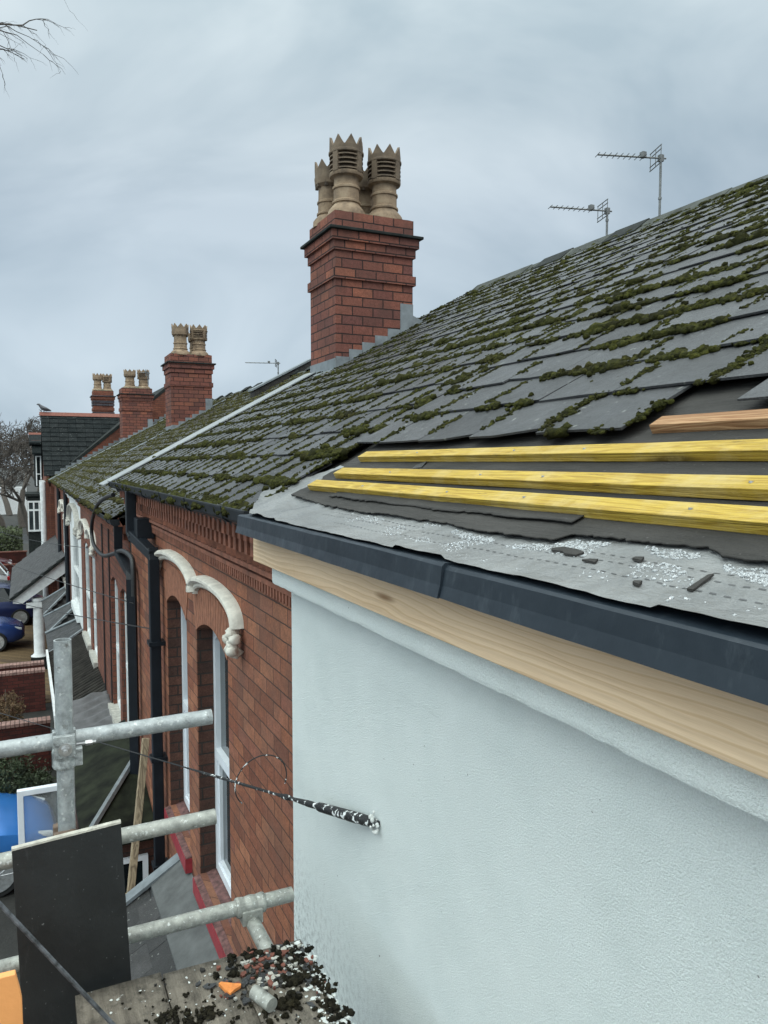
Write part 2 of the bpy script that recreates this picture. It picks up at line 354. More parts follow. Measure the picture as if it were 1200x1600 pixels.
# ------------------------------------------------------------------ mesh helpers
WORLD = {}                                # world position of each object's origin
class MB:
    def __init__(s): s.v = []; s.f = []; s.r = []; s.cur = 0.0
    def add(s, vs, fs):
        o = len(s.v); s.v += [tuple(q) for q in vs]; s.r += [s.cur] * len(vs)
        s.f += [tuple(i + o for i in f) for f in fs]; return s
    def hexa(s, p):                       # 4 bottom, 4 top (same order)
        return s.add(p, [(3, 2, 1, 0), (4, 5, 6, 7), (0, 1, 5, 4), (1, 2, 6, 5), (2, 3, 7, 6), (3, 0, 4, 7)])
    def box(s, x0, x1, y0, y1, z0, z1):
        return s.hexa([(x0, y0, z0), (x1, y0, z0), (x1, y1, z0), (x0, y1, z0), (x0, y0, z1), (x1, y0, z1), (x1, y1, z1), (x0, y1, z1)])
    def prism(s, pts, axis, a, b):        # polygon extruded along an axis; pts are the two other coords in order
        def P(q, t): return {'X': (t, q[0], q[1]), 'Y': (q[0], t, q[1]), 'Z': (q[0], q[1], t)}[axis]
        n = len(pts); vs = [P(q, a) for q in pts] + [P(q, b) for q in pts]
        fs = [tuple(range(n))[::-1], tuple(range(n, 2 * n))] + [(i, (i + 1) % n, (i + 1) % n + n, i + n) for i in range(n)]
        return s.add(vs, fs)
    def ring(s, outer, inner, axis, a, b):
        def P(q, t): return {'X': (t, q[0], q[1]), 'Y': (q[0], t, q[1]), 'Z': (q[0], q[1], t)}[axis]
        n = len(outer); vs = [P(q, a) for q in outer] + [P(q, a) for q in inner] + [P(q, b) for q in outer] + [P(q, b) for q in inner]
        fs = []
        for i in range(n):
            j = (i + 1) % n
            fs += [(i, j, j + n, i + n), (i + 2 * n, i + 3 * n, j + 3 * n, j + 2 * n), (i, i + 2 * n, j + 2 * n, j), (i + n, j + n, j + 3 * n, i + 3 * n)]
        return s.add(vs, fs)
    def tube(s, path, r, n=10, cap=True, twist=0.0):
        path = [Vector(p) for p in path]; rs = r if isinstance(r, (list, tuple)) else [r] * len(path)
        vs = []; up = None
        for i, p in enumerate(path):
            a = path[max(i - 1, 0)]; b = path[min(i + 1, len(path) - 1)]; t = (b - a).normalized()
            if up is None:
                up = Vector((0, 0, 1)) if abs(t.z) < .9 else Vector((0, 1, 0))
            u = t.cross(up).normalized(); w_ = u.cross(t).normalized(); up = w_
            for k in range(n):
                ang = 2 * math.pi * k / n + twist
                vs.append(p + (u * math.cos(ang) + w_ * math.sin(ang)) * rs[i])
        fs = []
        for i in range(len(path) - 1):
            for k in range(n):
                fs.append((i * n + k, i * n + (k + 1) % n, (i + 1) * n + (k + 1) % n, (i + 1) * n + k))
        if cap: fs += [tuple(range(n))[::-1], tuple((len(path) - 1) * n + k for k in range(n))]
        return s.add(vs, fs)
    def lathe(s, prof, c, n=24, axis='Z', rf=None):
        vs = []; fs = []
        for j, (r, h) in enumerate(prof):
            for k in range(n):
                a = 2 * math.pi * k / n; x, y = r * math.cos(a), r * math.sin(a)
                vs.append((c[0] + x, c[1] + y, c[2] + h) if axis == 'Z' else ((c[0] + h, c[1] + x, c[2] + y) if axis == 'X' else (c[0] + y, c[1] + h, c[2] + x)))
        for j in range(len(prof) - 1):
            for k in range(n):
                fs.append((j * n + k, j * n + (k + 1) % n, (j + 1) * n + (k + 1) % n, (j + 1) * n + k))
        fs += [tuple(range(n))[::-1], tuple((len(prof) - 1) * n + k for k in range(n))]
        o = len(s.r); s.add(vs, fs)
        if rf:
            for j, (r, h) in enumerate(prof):
                for k in range(n): s.r[o + j * n + k] = rf(h)
        return s
    def grid(s, f, nu, nv):
        vs = [f(i / nu, j / nv) for i in range(nu + 1) for j in range(nv + 1)]
        fs = [(i * (nv + 1) + j, (i + 1) * (nv + 1) + j, (i + 1) * (nv + 1) + j + 1, i * (nv + 1) + j + 1) for i in range(nu) for j in range(nv)]
        return s.add(vs, fs)
    def build(s, name, mat, parent=None, smooth=False, loc=None):
        me = bpy.data.meshes.new(name)
        base = Vector(loc) if loc is not None else (WORLD[parent.name] if parent else None)
        v = np.array(s.v, dtype=np.float64)
        if base is None:
            base = Vector((float((v[:, 0].min() + v[:, 0].max()) / 2), float((v[:, 1].min() + v[:, 1].max()) / 2), float(v[:, 2].min())))
        v = v - np.array(base)
        me.from_pydata(v.tolist(), [], s.f); me.update()
        at = me.attributes.new('rnd', 'FLOAT', 'POINT'); at.data.foreach_set('value', np.array(s.r, dtype=np.float32))
        if smooth:
            me.polygons.foreach_set('use_smooth', [True] * len(me.polygons))
            me.set_sharp_from_angle(angle=R(38)) if hasattr(me, 'set_sharp_from_angle') else None
        me.materials.append(M[mat] if isinstance(mat, str) else mat)
        o = bpy.data.objects.new(name, me); COL.objects.link(o)
        if parent: o.parent = parent; o.location = base - WORLD[parent.name]
        else: o.location = base
        WORLD[o.name] = base
        return o

def tag(o, label=None, cat=None, group=None, kind=None):
    if label: o['label'] = label
    if cat: o['category'] = cat
    if group: o['group'] = group
    if kind: o['kind'] = kind
    return o
def thing(name, label, cat, loc, group=None):
    o = bpy.data.objects.new(name, None); COL.objects.link(o); o.location = loc; o.empty_display_size = .2
    WORLD[o.name] = Vector(loc); return tag(o, label, cat, group)
def copy_tree(o, parent=None):
    c = o.copy(); COL.objects.link(c)
    if parent: c.parent = parent
    for ch in [q for q in COL.objects if q.parent == o and q != c]: copy_tree(ch, c)
    return c
def bevel(o, wd, seg=2):
    m = o.modifiers.new('bevel', 'BEVEL'); m.width = wd; m.segments = seg; m.limit_method = 'ANGLE'; m.angle_limit = R(35); return o

GZ = -6.0                                  # street level
XB = 1.06                                  # face of the brick fronts
# roof planes  z = m x + b
MA, BA = .543, -.726
MC, BC = .555, -1.15
MD, BD = .84, -1.45
def rp(m, b, x, y, h=0.0):
    c = 1 / math.sqrt(1 + m * m)
    return (x - h * m * c, y, m * x + b + h * c)

# ================================================================== SETTING
b = MB(); b.add([(-600, -600, GZ), (600, -600, GZ), (600, 900, GZ), (-600, 900, GZ)], [(0, 1, 2, 3)])
tag(b.build('ground', 'dark_ground', loc=(0, 0, GZ)), kind='structure')
b = MB(); b.box(-11, -5.2, -60, 62, GZ - .2, GZ + .004); tag(b.build('road', 'asphalt'), kind='structure')
b = MB(); b.box(-5.05, -3.2, -60, 62, GZ - .2, GZ + .12); tag(b.build('pavement', 'pave'), kind='structure')
b = MB(); b.box(-5.2, -5.053, -60, 62, GZ - .2, GZ + .13); tag(b.build('kerb', 'stone'), kind='structure')
b = MB(); b.box(-3.19, .95, 20.6, 33.8, GZ - .2, GZ + .02); tag(b.build('block_paved_driveway', 'drive'), kind='structure')
b = MB(); b.box(-40, 40, 62.2, 70, GZ - .2, GZ + .006); tag(b.build('cross_road', 'asphalt'), kind='structure')

# ================================================================== SLATES AND MOSS
def slate_field(mb, m, bb, x0, x1, y0, y1, gauge, width, rg, th=.0075, skip=None, row0=None, jit=.004):
    """gauge is measured along X; returns the list of visible slates (x_bottom, ya, yb, h)"""
    out = []; k = 0; x = x0
    while x < x1 - .02:
        off = (.5 * width if k % 2 else 0) + rg.uniform(-.02, .02)
        y = y0 - off if (k or row0 is None) else row0
        while y < y1 - .01:
            ww = width * rg.uniform(.985, 1.015)
            ya, yb = max(y, y0 if (k or row0 is None) else row0), min(y + ww - .005, y1)
            if yb - ya > .03 and not (skip and skip(k, ya, yb)):
                xb = x + rg.uniform(-jit, jit) * 1.4
                xt = min(x + gauge * 1.75, x1 + .02)
                hb = .017 + rg.uniform(0, .007); ht = .003
                j = lambda: rg.uniform(-jit, jit)
                mb.cur = rg.random()
                cut = rg.random()
                p = []
                xa_, xc_ = xb + j() , xb + j()
                if cut < .10: xa_ += rg.uniform(.01, .03)
                elif cut < .2: xc_ += rg.uniform(.01, .03)
                ym = ya + (yb - ya) * rg.uniform(.2, .8)
                bot = [(xa_, ya, hb), (xb + j() * .7, ym, hb), (xc_, yb, hb + rg.uniform(-.003, .003))]
                top = [(xt, yb, ht), (xt, ya, ht)]
                vs = [rp(m, bb, q[0], q[1], q[2]) for q in bot + top] + [rp(m, bb, q[0], q[1], q[2] + th) for q in bot + top]
                n = 5
                mb.add(vs, [tuple(range(n))[::-1], tuple(range(n, 2 * n))] + [(i, (i + 1) % n, (i + 1) % n + n, i + n) for i in range(n)])
                out.append((xb, ya, yb, hb + th, k))
            y += ww
        x += gauge; k += 1
    return out

def ico(sub):
    bm = bmesh.new(); bmesh.ops.create_icosphere(bm, subdivisions=sub, radius=1.0)
    v = np.array([q.co[:] for q in bm.verts]); f = np.array([[q.index for q in p.verts] for p in bm.faces]); bm.free(); return v, f
ICO = {1: ico(1), 2: ico(2), 3: ico(3)}
def lumpy(sub, seed, amp, freq):
    v, f = ICO[sub]; out = []
    for q in v:
        n = noise.noise(Vector(q) * freq + Vector((seed * 3.7, seed * 1.3, seed))) + .6 * noise.noise(Vector(q) * freq * 2.3 + Vector((seed, 5, 1)))
        out.append(q * (1 + amp * n))
    return np.array(out)
LUMP = {s: [lumpy(s, i, a, fr) for i in range(8)] for s, a, fr in ((1, .35, 1.5), (2, .5, 1.9), (3, .55, 2.4))}

class Blobs:
    def __init__(s): s.V = []; s.F = []; s.R = []; s.n = 0
    def add(s, c, ax, rad, sub=2, rr=None, rg=rng):
        """c centre, ax 3x3 axes (columns), rad radii"""
        v = LUMP[sub][rg.randrange(8)]
        a = rg.uniform(0, 6.28); ca, sa = math.cos(a), math.sin(a)
        v = v @ np.array([[ca, -sa, 0], [sa, ca, 0], [0, 0, 1]]).T
        w_ = (v * np.array(rad)) @ np.array(ax).T + np.array(c)
        s.V.append(w_); s.F.append(ICO[sub][1] + s.n); s.n += len(v)
        s.R.append(np.full(len(v), rg.random() if rr is None else rr, dtype=np.float32))
    def build(s, name, mat, parent=None, loc=None):
        v = np.concatenate(s.V); f = np.concatenate(s.F); r = np.concatenate(s.R)
        base = Vector(loc) if loc is not None else (WORLD[parent.name] if parent else Vector(v.mean(0)))
        v = v - np.array(base)
        me = bpy.data.meshes.new(name); me.vertices.add(len(v)); me.vertices.foreach_set('co', v.astype(np.float32).ravel())
        me.loops.add(len(f) * 3); me.loops.foreach_set('vertex_index', f.astype(np.int32).ravel())
        me.polygons.add(len(f)); me.polygons.foreach_set('loop_start', np.arange(0, len(f) * 3, 3, dtype=np.int32))
        me.update(calc_edges=True)
        me.polygons.foreach_set('use_smooth', [True] * len(f))
        at = me.attributes.new('rnd', 'FLOAT', 'POINT'); at.data.foreach_set('value', r)
        me.materials.append(M[mat] if isinstance(mat, str) else mat)
        o = bpy.data.objects.new(name, me); COL.objects.link(o)
        if parent: o.parent = parent; o.location = base - WORLD[parent.name]
        else: o.location = base
        WORLD[o.name] = base; return o
def slope_axes(m):
    c = 1 / math.sqrt(1 + m * m)
    return np.array([[c, 0, -m * c], [0, 1, 0], [m * c, 0, c]])      # columns: up-slope, y, normal

def moss_on(bl, slates, m, bb, gauge, dens, rg, scale=1.0, jd=None, dots=.5, joints=1.0):
    ax = slope_axes(m)
    def clump(x, y, h, r, squash, elong):
        p = rp(m, bb, x, y, h)
        d = math.dist(p, (0, 0, 0))
        squash *= rg.choice((.35, .55, .8, 1.0)); sub = 2 if d < 6.0 else 1
        if r > .009:
            for _ in range(9 if d < 2.6 else (6 if d < 4.5 else (3 if d < 7 else 1))):
                q = rp(m, bb, x + rg.gauss(0, r * .62), y + rg.gauss(0, r * .95), h + r * .30 * rg.random())
                rs = r * rg.uniform(.22, .5)
                bl.add(q, ax, (rs * rg.uniform(.8, 1.2), rs * rg.uniform(.8, 1.3), rs * rg.uniform(.6, 1.0)), 2 if d < 3.4 else 1, None, rg)
        bl.add(p, ax, (r * rg.uniform(.7, 1.0), r * elong, r * squash), sub, None, rg)
    for (x, ya, yb, h, k) in slates:
        # bottom edge: cushions creep along the tail of the slate and onto the one below
        y = ya
        while y < yb:
            nv = .75 * noise.noise(Vector((x * 1.1, y * .9, 3.3))) + 1.1 * noise.noise(Vector((x * 5.3, y * 4.6, 1.7)))
            if rg.random() < dens(x, y) * (0.70 + 1.8 * nv):
                r = scale * rg.choice((.009, .013, .017, .022, .030)) * rg.uniform(.8, 1.1) * (1.05 + .9 * max(nv, 0))
                clump(x - r * .25 + rg.gauss(0, .006), y, h - .006, r, rg.uniform(.5, .85), rg.uniform(1.0, 1.9))
            y += scale * rg.uniform(.012, .022)
        # vertical joint
        for side in (ya, yb):
            nv = noise.noise(Vector((x * 2.3, side * 2.9, 9.1)))
            if rg.random() < joints * (.9 + .8 * nv) * (jd or dens)(x, side):
                t0 = rg.uniform(0, .35); t1 = min(1.0, t0 + rg.uniform(.3, .95))
                xs = x + gauge * t0
                while xs < x + gauge * t1:
                    r = scale * rg.uniform(.007, .022)
                    clump(xs, side + rg.gauss(0, .005), h - .003 - .35 * .0245 * (xs - x) / gauge, r, rg.uniform(.5, .8), .8)
                    xs += scale * rg.uniform(.012, .02)
        # crumbs
        for _ in range(int(dots * 5 * rg.random())):
            tt_ = rg.random(); clump(x + gauge * tt_, rg.uniform(ya, yb), h - .002 - .0085 * tt_, scale * rg.uniform(.003, .010), .6, rg.uniform(.7, 1.5))

def roof_slab(mb, m, bb, x0, x1, y0, y1, th=.10, h=-.012):
    p = [rp(m, bb, x0, 0, h), rp(m, bb, x1, 0, h), rp(m, bb, x1, 0, h - th), rp(m, bb, x0, 0, h - th)]
    mb.prism([(q[0], q[2]) for q in p], 'Y', y0, y1)

def wall_front(mb, x0, x1, y0, y1, z0, z1, ops):
    """wall along Y with openings (ya, yb, za, zspring, rise)"""
    ops = sorted(ops); y = y0
    for (a, c, za, zs, rise) in ops:
        if a > y: mb.box(x0, x1, y, a, z0, z1)
        if za > z0: mb.box(x0, x1, a, c, z0, za)
        n = 10
        for i in range(n):
            t0, t1 = i / n, (i + 1) / n
            f = lambda t: zs + rise * (1 - (2 * t - 1) ** 2)
            ya, yb = a + (c - a) * t0, a + (c - a) * t1
            mb.hexa([(x0, ya, f(t0)), (x1, ya, f(t0)), (x1, yb, f(t1)), (x0, yb, f(t1)), (x0, ya, z1), (x1, ya, z1), (x1, yb, z1), (x0, yb, z1)])
        y = c
    if y < y1: mb.box(x0, x1, y, y1, z0, z1)

def arch_loop(a, c, za, zs, rise, inset=0.0, n=12):
    a += inset; c -= inset; za += inset
    pts = [(a, za), (c, za)]
    for i in range(n + 1):
        t = 1 - i / n
        pts.append((a + (c - a) * t, zs + rise * (1 - (2 * t - 1) ** 2) - inset))
    return pts

def sash(parent, a, c, za, zs, rise, xf, fw=.055, mid=.5, frame='white_upvc', glass='glass'):
    """window frame (part) with its panes (sub-parts)"""
    fb = MB(); fb.ring(arch_loop(a, c, za, zs, rise), arch_loop(a, c, za, zs, rise, fw), 'X', xf, xf + .07)
    zm = za + (zs + rise - za) * mid
    fb.box(xf - .008, xf + .06, a + fw, c - fw, zm - .035, zm + .03)
    # inner sash beads
    lo = [(a + fw, za + fw), (c - fw, za + fw), (c - fw, zm - .035), (a + fw, zm - .035)]
    li = [(a + fw + .028, za + fw + .028), (c - fw - .028, za + fw + .028), (c - fw - .028, zm - .063), (a + fw + .028, zm - .063)]
    fb.ring(lo, li, 'X', xf + .012, xf + .05)
    fo = fb.build('window_frame', frame, parent)
    for (z0, z1) in ((za + fw * .6, zm), (zm + .002, None)):
        pb = MB()
        if z1 is not None: pb.box(xf + .034, xf + .040, a + fw * .6, c - fw * .6, z0, z1)
        else:
            pts = [p for p in arch_loop(a, c, za, zs, rise, fw * .6)]; pts = [(a + fw * .6, z0), (c - fw * .6, z0)] + pts[2:]
            pb.prism(pts, 'X', xf + .034, xf + .040)
        pb.build('pane', glass, fo)
    return fo

# ------------------------------------------------------------------ chimneys
def pot_mesh(parent, c, h, kind, rg, r=.145, soot=.5):
    """kind 'louvre' or 'plain'; c = base centre; h overall height"""
    mb = MB()
    zc = h * .42; zt = h * .80
    sf = lambda z: max(0.0, min(1.0, (z / h - .35) / .4)) * soot
    skirt = [(r * 1.42, -.05), (r * 1.40, .02), (r * 1.28, h * .06), (r * 1.04, h * .11), (r * .98, h * .13), (r * 1.08, h * .14), (r * 1.08, h * .165), (r * .97, h * .18), (r * .96, h * .32),
             (r * 1.05, h * .33), (r * 1.05, h * .355), (r * .95, h * .37), (r * .93, h * .47)]
    if kind == 'louvre':
        R2 = r * 1.27
        mb.lathe(skirt + [(r * .95, h * .475), (R2 * .97, h * .49), (R2, h * .505), (R2, h * .54)], c, 28, rf=sf)
        zz0, zz1 = h * .54, h * .78; n = 4
        mb.cur = 1.0; mb.lathe([(R2 * .76, zz0 - .005), (R2 * .76, zz1 + .005)], c, 20)
        for i in range(n):
            z = zz0 + (zz1 - zz0) * (i + .62) / n; d = (zz1 - zz0) / n
            mb.lathe([(R2 * .75, z - d * .05), (R2 * 1.0, z - d * .32), (R2 * 1.0, z - d * .02), (R2 * .75, z + d * .25)], c, 28, rf=lambda q: soot)
        for k in range(4):
            a = k * math.pi / 2 + .5; ca, sa = math.cos(a), math.sin(a); wd = .034
            p = []
            for rr in (R2 * .74, R2 * 1.03):
                for sg in (-1, 1): p.append((c[0] + rr * ca - sg * wd * sa, c[1] + rr * sa + sg * wd * ca))
            q = [p[0], p[2], p[3], p[1]]; mb.cur = soot
            mb.hexa([(x, y, c[2] + zz0 - .004) for x, y in q] + [(x, y, c[2] + zz1 + .004) for x, y in q])
        mb.lathe([(R2, zz1), (R2 * 1.05, h * .79), (R2 * 1.05, h * .815), (R2 * .99, h * .825), (R2 * 1.0, h * .875), (R2 * .86, h * .875), (R2 * .84, zz1)], c, 28, rf=lambda q: soot)
        rc = R2
    else:
        R2 = r * 1.25
        mb.lathe(skirt + [(r * .93, h * .58), (r * 1.0, h * .59), (r * 1.22, h * .63), (r * 1.24, h * .67), (R2, h * .69), (R2 * 1.02, h * .73), (R2 * .98, h * .77), (R2, h * .875), (R2 * .86, h * .875), (R2 * .84, h * .70)], c, 28, rf=sf)
        for k in range(8):
            a = k * math.pi / 4 + .2; mb.cur = 1.0
            mb.box(c[0] + r * 1.08 * math.cos(a) - .016, c[0] + r * 1.08 * math.cos(a) + .016, c[1] + r * 1.08 * math.sin(a) - .016, c[1] + r * 1.08 * math.sin(a) + .016, c[2] + h * .58, c[2] + h * .66)
        rc = R2
    n = 8
    for k in range(n):                     # crown of points
        a0 = 2 * math.pi * (k + .03) / n + .3; a1 = 2 * math.pi * (k + .97) / n + .3; am = (a0 + a1) / 2; mb.cur = soot * .9
        pts = []
        for rr, ins in ((rc * 1.0, 0), (rc * .86, 0)):
            pts += [(c[0] + rr * math.cos(a0), c[1] + rr * math.sin(a0), c[2] + h * .873), (c[0] + rr * math.cos(am), c[1] + rr * math.sin(am), c[2] + h * .873),
                    (c[0] + rr * math.cos(a1), c[1] + rr * math.sin(a1), c[2] + h * .873), (c[0] + rr * 1.02 * math.cos(am), c[1] + rr * 1.02 * math.sin(am), c[2] + h)]
        mb.add(pts, [(0, 1, 3), (1, 2, 3), (5, 4, 7), (6, 5, 7), (0, 3, 7, 4), (3, 2, 6, 7), (0, 4, 5, 1), (1, 5, 6, 2)])
    return mb.build('chimney_pot', 'pot', parent, smooth=True)

def chimney(house, x0, x1, y0, y1, zb, zt, course, pots, m, bb, rg, mat='brick_ch', flash=True, caps=True, soot=.5):
    """stack with oversailing courses; zt = top of the brick shaft"""
    mb = MB(); c = course; d = .028
    mb.box(x0, x1, y0, y1, zb - .6, zt - 7.1 * c)
    def lay(pr, za, zc): mb.box(x0 - pr, x1 + pr, y0 - pr, y1 + pr, za, zc)
    lay(d, zt - 7.1 * c, zt - 6.1 * c)                    # string band
    lay(0, zt - 6.1 * c, zt - 4.1 * c)
    lay(d * .9, zt - 4.1 * c, zt - 3.1 * c)
    lay(d * 2, zt - 3.1 * c, zt - 2.1 * c)
    lay(d * .2, zt - 1.8 * c, zt)
    o = mb.build('chimney', mat, house)
    if caps:
        k = MB(); k.box(x0 - d * 3.4, x1 + d * 3.4, y0 - d * 3.4, y1 + d * 3.4, zt - 2.1 * c, zt - 1.8 * c)
        bevel(k.build('oversail_course', 'brick_blue' if mat != 'brick_ch' else 'ridge_dark', o), .006)
    # flaunching
    f = MB(); xm, ym = (x0 + x1) / 2, (y0 + y1) / 2
    f.grid(lambda u, v: (x0 + .01 + (x1 - x0 - .02) * u, y0 + .01 + (y1 - y0 - .02) * v,
                         zt + .004 + .085 * min(1, 4 * min(u, 1 - u), 4 * min(v, 1 - v)) + .02 * noise.noise(Vector((u * 7, v * 7, x0)))), 18, 14)
    f.build('flaunching', 'mortar', o, smooth=True)
    for (px, py, h, kind, r) in pots: pot_mesh(o, (px, py, zt + .03), h, kind, rg, r, soot)
    if flash:
        fb = MB(); n = 6; ys = y0 - .006
        for i in range(n):                                 # stepped cover flashing up the slope
            xa, xc = x0 + (x1 - x0) * i / n, x0 + (x1 - x0) * (i + 1) / n
            lo_a, lo_c = m * xa + bb + .012, m * xc + bb + .012
            top = m * xa + bb + .17 + .07 * (i == n - 1) * 3
            fb.hexa([(xa, ys, lo_a), (xc + .004, ys, lo_c), (xc + .004, y0 + .004, lo_c), (xa, y0 + .004, lo_a), (xa, ys, top), (xc + .004, ys, top), (xc + .004, y0 + .004, top), (xa, y0 + .004, top)])
        fb.box(x0 - .008, x0 + .003, y0 - .01, y1 + .01, m * x0 + bb - .02, m * x0 + bb + .15)   # front apron
        p0, p1 = rp(m, bb, x0 - .16, 0, .026), rp(m, bb, x0 + .01, 0, .03)
        fb.prism([(p0[0], p0[2]), (p1[0], p1[2]), (p1[0], p1[2] + .005), (p0[0], p0[2] + .005)], 'Y', y0 - .08, y1 + .08)
        p0, p1 = rp(m, bb, x0 - .08, 0, .024), rp(m, bb, x1 + .12, 0, .024)
        fb.prism([(p0[0], p0[2]), (p1[0], p1[2]), (p1[0], p1[2] + .006), (p0[0], p0[2] + .006)], 'Y', y0 - .10, y0 + .01)
        fb.build('flashing', 'lead', o)
    return o

def gutter_run(parent, xo, zt, y0, y1, name='gutter', mat='gutter', depth=.075, w_=.105, seam=.9):
    mb = MB()
    out = [(xo + w_, zt), (xo + w_, zt - depth * .8), (xo + w_ * .75, zt - depth), (xo + w_ * .35, zt - depth), (xo + .012, zt - depth * .75), (xo + .004, zt - depth * .3), (xo, zt - .008), (xo, zt)]
    inn = [(xo + w_ - .004, zt), (xo + w_ - .004, zt - depth * .75), (xo + w_ * .72, zt - depth + .006), (xo + w_ * .38, zt - depth + .006), (xo + .02, zt - depth * .7), (xo + .012, zt - depth * .3), (xo + .01, zt - .008), (xo + .01, zt)]
    mb.prism(out + inn[::-1], 'Y', y0, y1)
    mb.prism(out, 'Y', y0 - .006, y0 + .0); mb.prism(out, 'Y', y1, y1 + .006)
    if seam:
        y = y0 + .4
        while y < y1 - .1:
            mb.prism([(a + (-.006 if a < xo + w_ * .5 else .003), z - (.005 if z < zt - .02 else -.002)) for a, z in out] + [(a, z) for a, z in out][::-1], 'Y', y, y + .022)
            y += seam
    return mb.build(name, mat, parent)

def sweep_yz(mb, path, prof, x):
    """path [(y,z)], prof [(radial, outward(-X))]"""
    n = len(prof); vs = []; fs = []
    for i, (y, z) in enumerate(path):
        a = path[max(i - 1, 0)]; c = path[min(i + 1, len(path) - 1)]
        ty, tz = c[0] - a[0], c[1] - a[1]; l = math.hypot(ty, tz); ny, nz = -tz / l, ty / l
        for (r, o) in prof: vs.append((x - o, y + ny * r, z + nz * r))
    for i in range(len(path) - 1):
        for k in range(n): fs.append((i * n + k, i * n + (k + 1) % n, (i + 1) * n + (k + 1) % n, (i + 1) * n + k))
    fs += [tuple(range(n))[::-1], tuple((len(path) - 1) * n + k for k in range(n))]
    mb.add(vs, fs)

#@@HOUSES
# ================================================================== WHITE RENDERED HOUSE (nearest)
def eave_z(x):
    pts = [(.78, -.222), (.90, -.2), (1.0, -.172), (1.1, -.128), (1.2, -.0745)]
    if x >= 1.2: return MA * x + BA
    for (a, za), (c, zc) in zip(pts, pts[1:]):
        if x <= c: return za + (zc - za) * (x - a) / (c - a)
HA = thing('rendered_house', 'white rendered house with an opened up roof edge and bare yellow battens', 'house', (1.0, .3, GZ))
YA0, YA1 = -3.2, 3.03
b = MB(); b.box(1.0, 1.25, YA0, YA1, GZ, -.3); b.build('wall', 'render', HA)
def rough_band():
    mb = MB()
    n = 260; prof = []
    for i in range(n + 1):
        y = YA0 + (3.02 - YA0) * i / n
        e = .0035 * noise.noise(Vector((y * 26, 0, 2))) + .003 * noise.noise(Vector((y * 70, 4, 2))) + .003 * noise.noise(Vector((y * 3, 4, 7)))
        prof.append((y, -.497 + e, .003 * noise.noise(Vector((y * 8, 9, 1)))))
    vs = []
    for (y, z, dx) in prof:
        vs += [(.915 + dx, y, -.25), (.915 + dx, y, z + .012), (.917 + dx, y, z + .002), (.921, y, z), (1.0, y, z + .004), (1.0, y, -.25)]
    k = 6; fs = []
    for i in range(n):
        for j in range(k - 1): fs.append((i * k + j, i * k + j + 1, (i + 1) * k + j + 1, (i + 1) * k + j))
    fs += [tuple(range(k))[::-1], tuple(n * k + j for j in range(k))]
    mb.add(vs, fs); return mb
rough_band().build('cornice_band', 'render', HA)
b = MB(); b.box(.875, .9125, YA0, 2.62, -.417, -.236); fa = b.build('fascia_board', 'fascia', HA); bevel(fa, .003)
b = MB(); b.box(.8765, .9125, 2.623, 3.165, -.417, -.236); fa2 = b.build('fascia_board', 'fascia', HA); bevel(fa2, .003)
# eave tray: two lapped lengths of dark plastic
def tray(y0, y1, off, n=60):
    mb = MB()
    def sec(y):
        wv = .003 * noise.noise(Vector((y * 1.6, off * 90, 5))) + .0016 * noise.noise(Vector((y * 6, 2, off)))
        up = .006 * noise.noise(Vector((y * 1.1, 3, 3)))
        o = off
        return [(1.02, y, eave_z(1.02) - .010), (.90, y, eave_z(.90) - .010), (.835, y, -.2195 + o * .6 + up * .3), (.815 - o, y, -.222 + o + up * .4), (.808 - o, y, -.227 + o + wv), (.804 - o + wv, y, -.262), (.797 - o + wv * 1.4, y, -.290 - wv),
                (.801 - o + wv * 1.4, y, -.291 - wv), (.809 - o + wv, y, -.262), (.814 - o, y, -.232 + o + wv), (.834, y, -.2255 + o * .6 + up * .3), (1.02, y, eave_z(1.02) - .014)]
    k = 12; vs = []
    for i in range(n + 1): vs += sec(y0 + (y1 - y0) * i / n)
    fs = []
    for i in range(n):
        for j in range(k): fs.append((i * k + j, i * k + (j + 1) % k, (i + 1) * k + (j + 1) % k, (i + 1) * k + j))
    fs += [tuple(range(k))[::-1], tuple(n * k + j for j in range(k))]
    mb.add(vs, fs); return mb
tray(YA0, 1.56, 0).build('eave_tray', 'tray', HA)
tray(1.415, 3.125, .006).build('eave_tray', 'tray', HA)
# breathable membrane, wrinkled, lapping over the tray and tucked under the neighbour's slates
def wr(x, y):
    w_ = .0050 * noise.noise(Vector((x * 9, y * 3.2, 1))) + .0036 * abs(noise.noise(Vector((x * 22 + y * 3, y * 8, 4)))) + .0016 * noise.noise(Vector((x * 50, y * 22, 4)))
    k = max(0., min(1., (y - 2.4) / .7))
    w_ += k * (.012 * noise.noise(Vector((x * 8 + y * 3, y * 7, 8))) + .010 * abs(noise.noise(Vector((x * 14 - y * 5, y * 6 + x * 4, 2)))))
    return w_
def memb(u, v):
    y = -3.0 + 6.47 * v
    lo = .8215 + .006 * noise.noise(Vector((y * 1.7, 0, 3))) + .003 * noise.noise(Vector((y * 7, 0, 1)))
    if y > 3.02: lo += (y - 3.02) * .34
    hi = 1.30 - max(0, y - 3.1) * .65
    x = lo + (hi - lo) * u
    k = max(0., (y - 3.05) / .42)
    edge = .007 * max(0, 1 - u * 14) * (noise.noise(Vector((y * 2.3, 7, 7))) > .12)
    return (x, y, eave_z(x) + .004 + wr(x, y) + .035 * k * math.sin(min(1, u * 1.6) * 2.2) + edge)
b = MB(); b.grid(memb, 46, 420); mem = b.build('roof_membrane', 'membrane', HA, smooth=True)
b = MB()
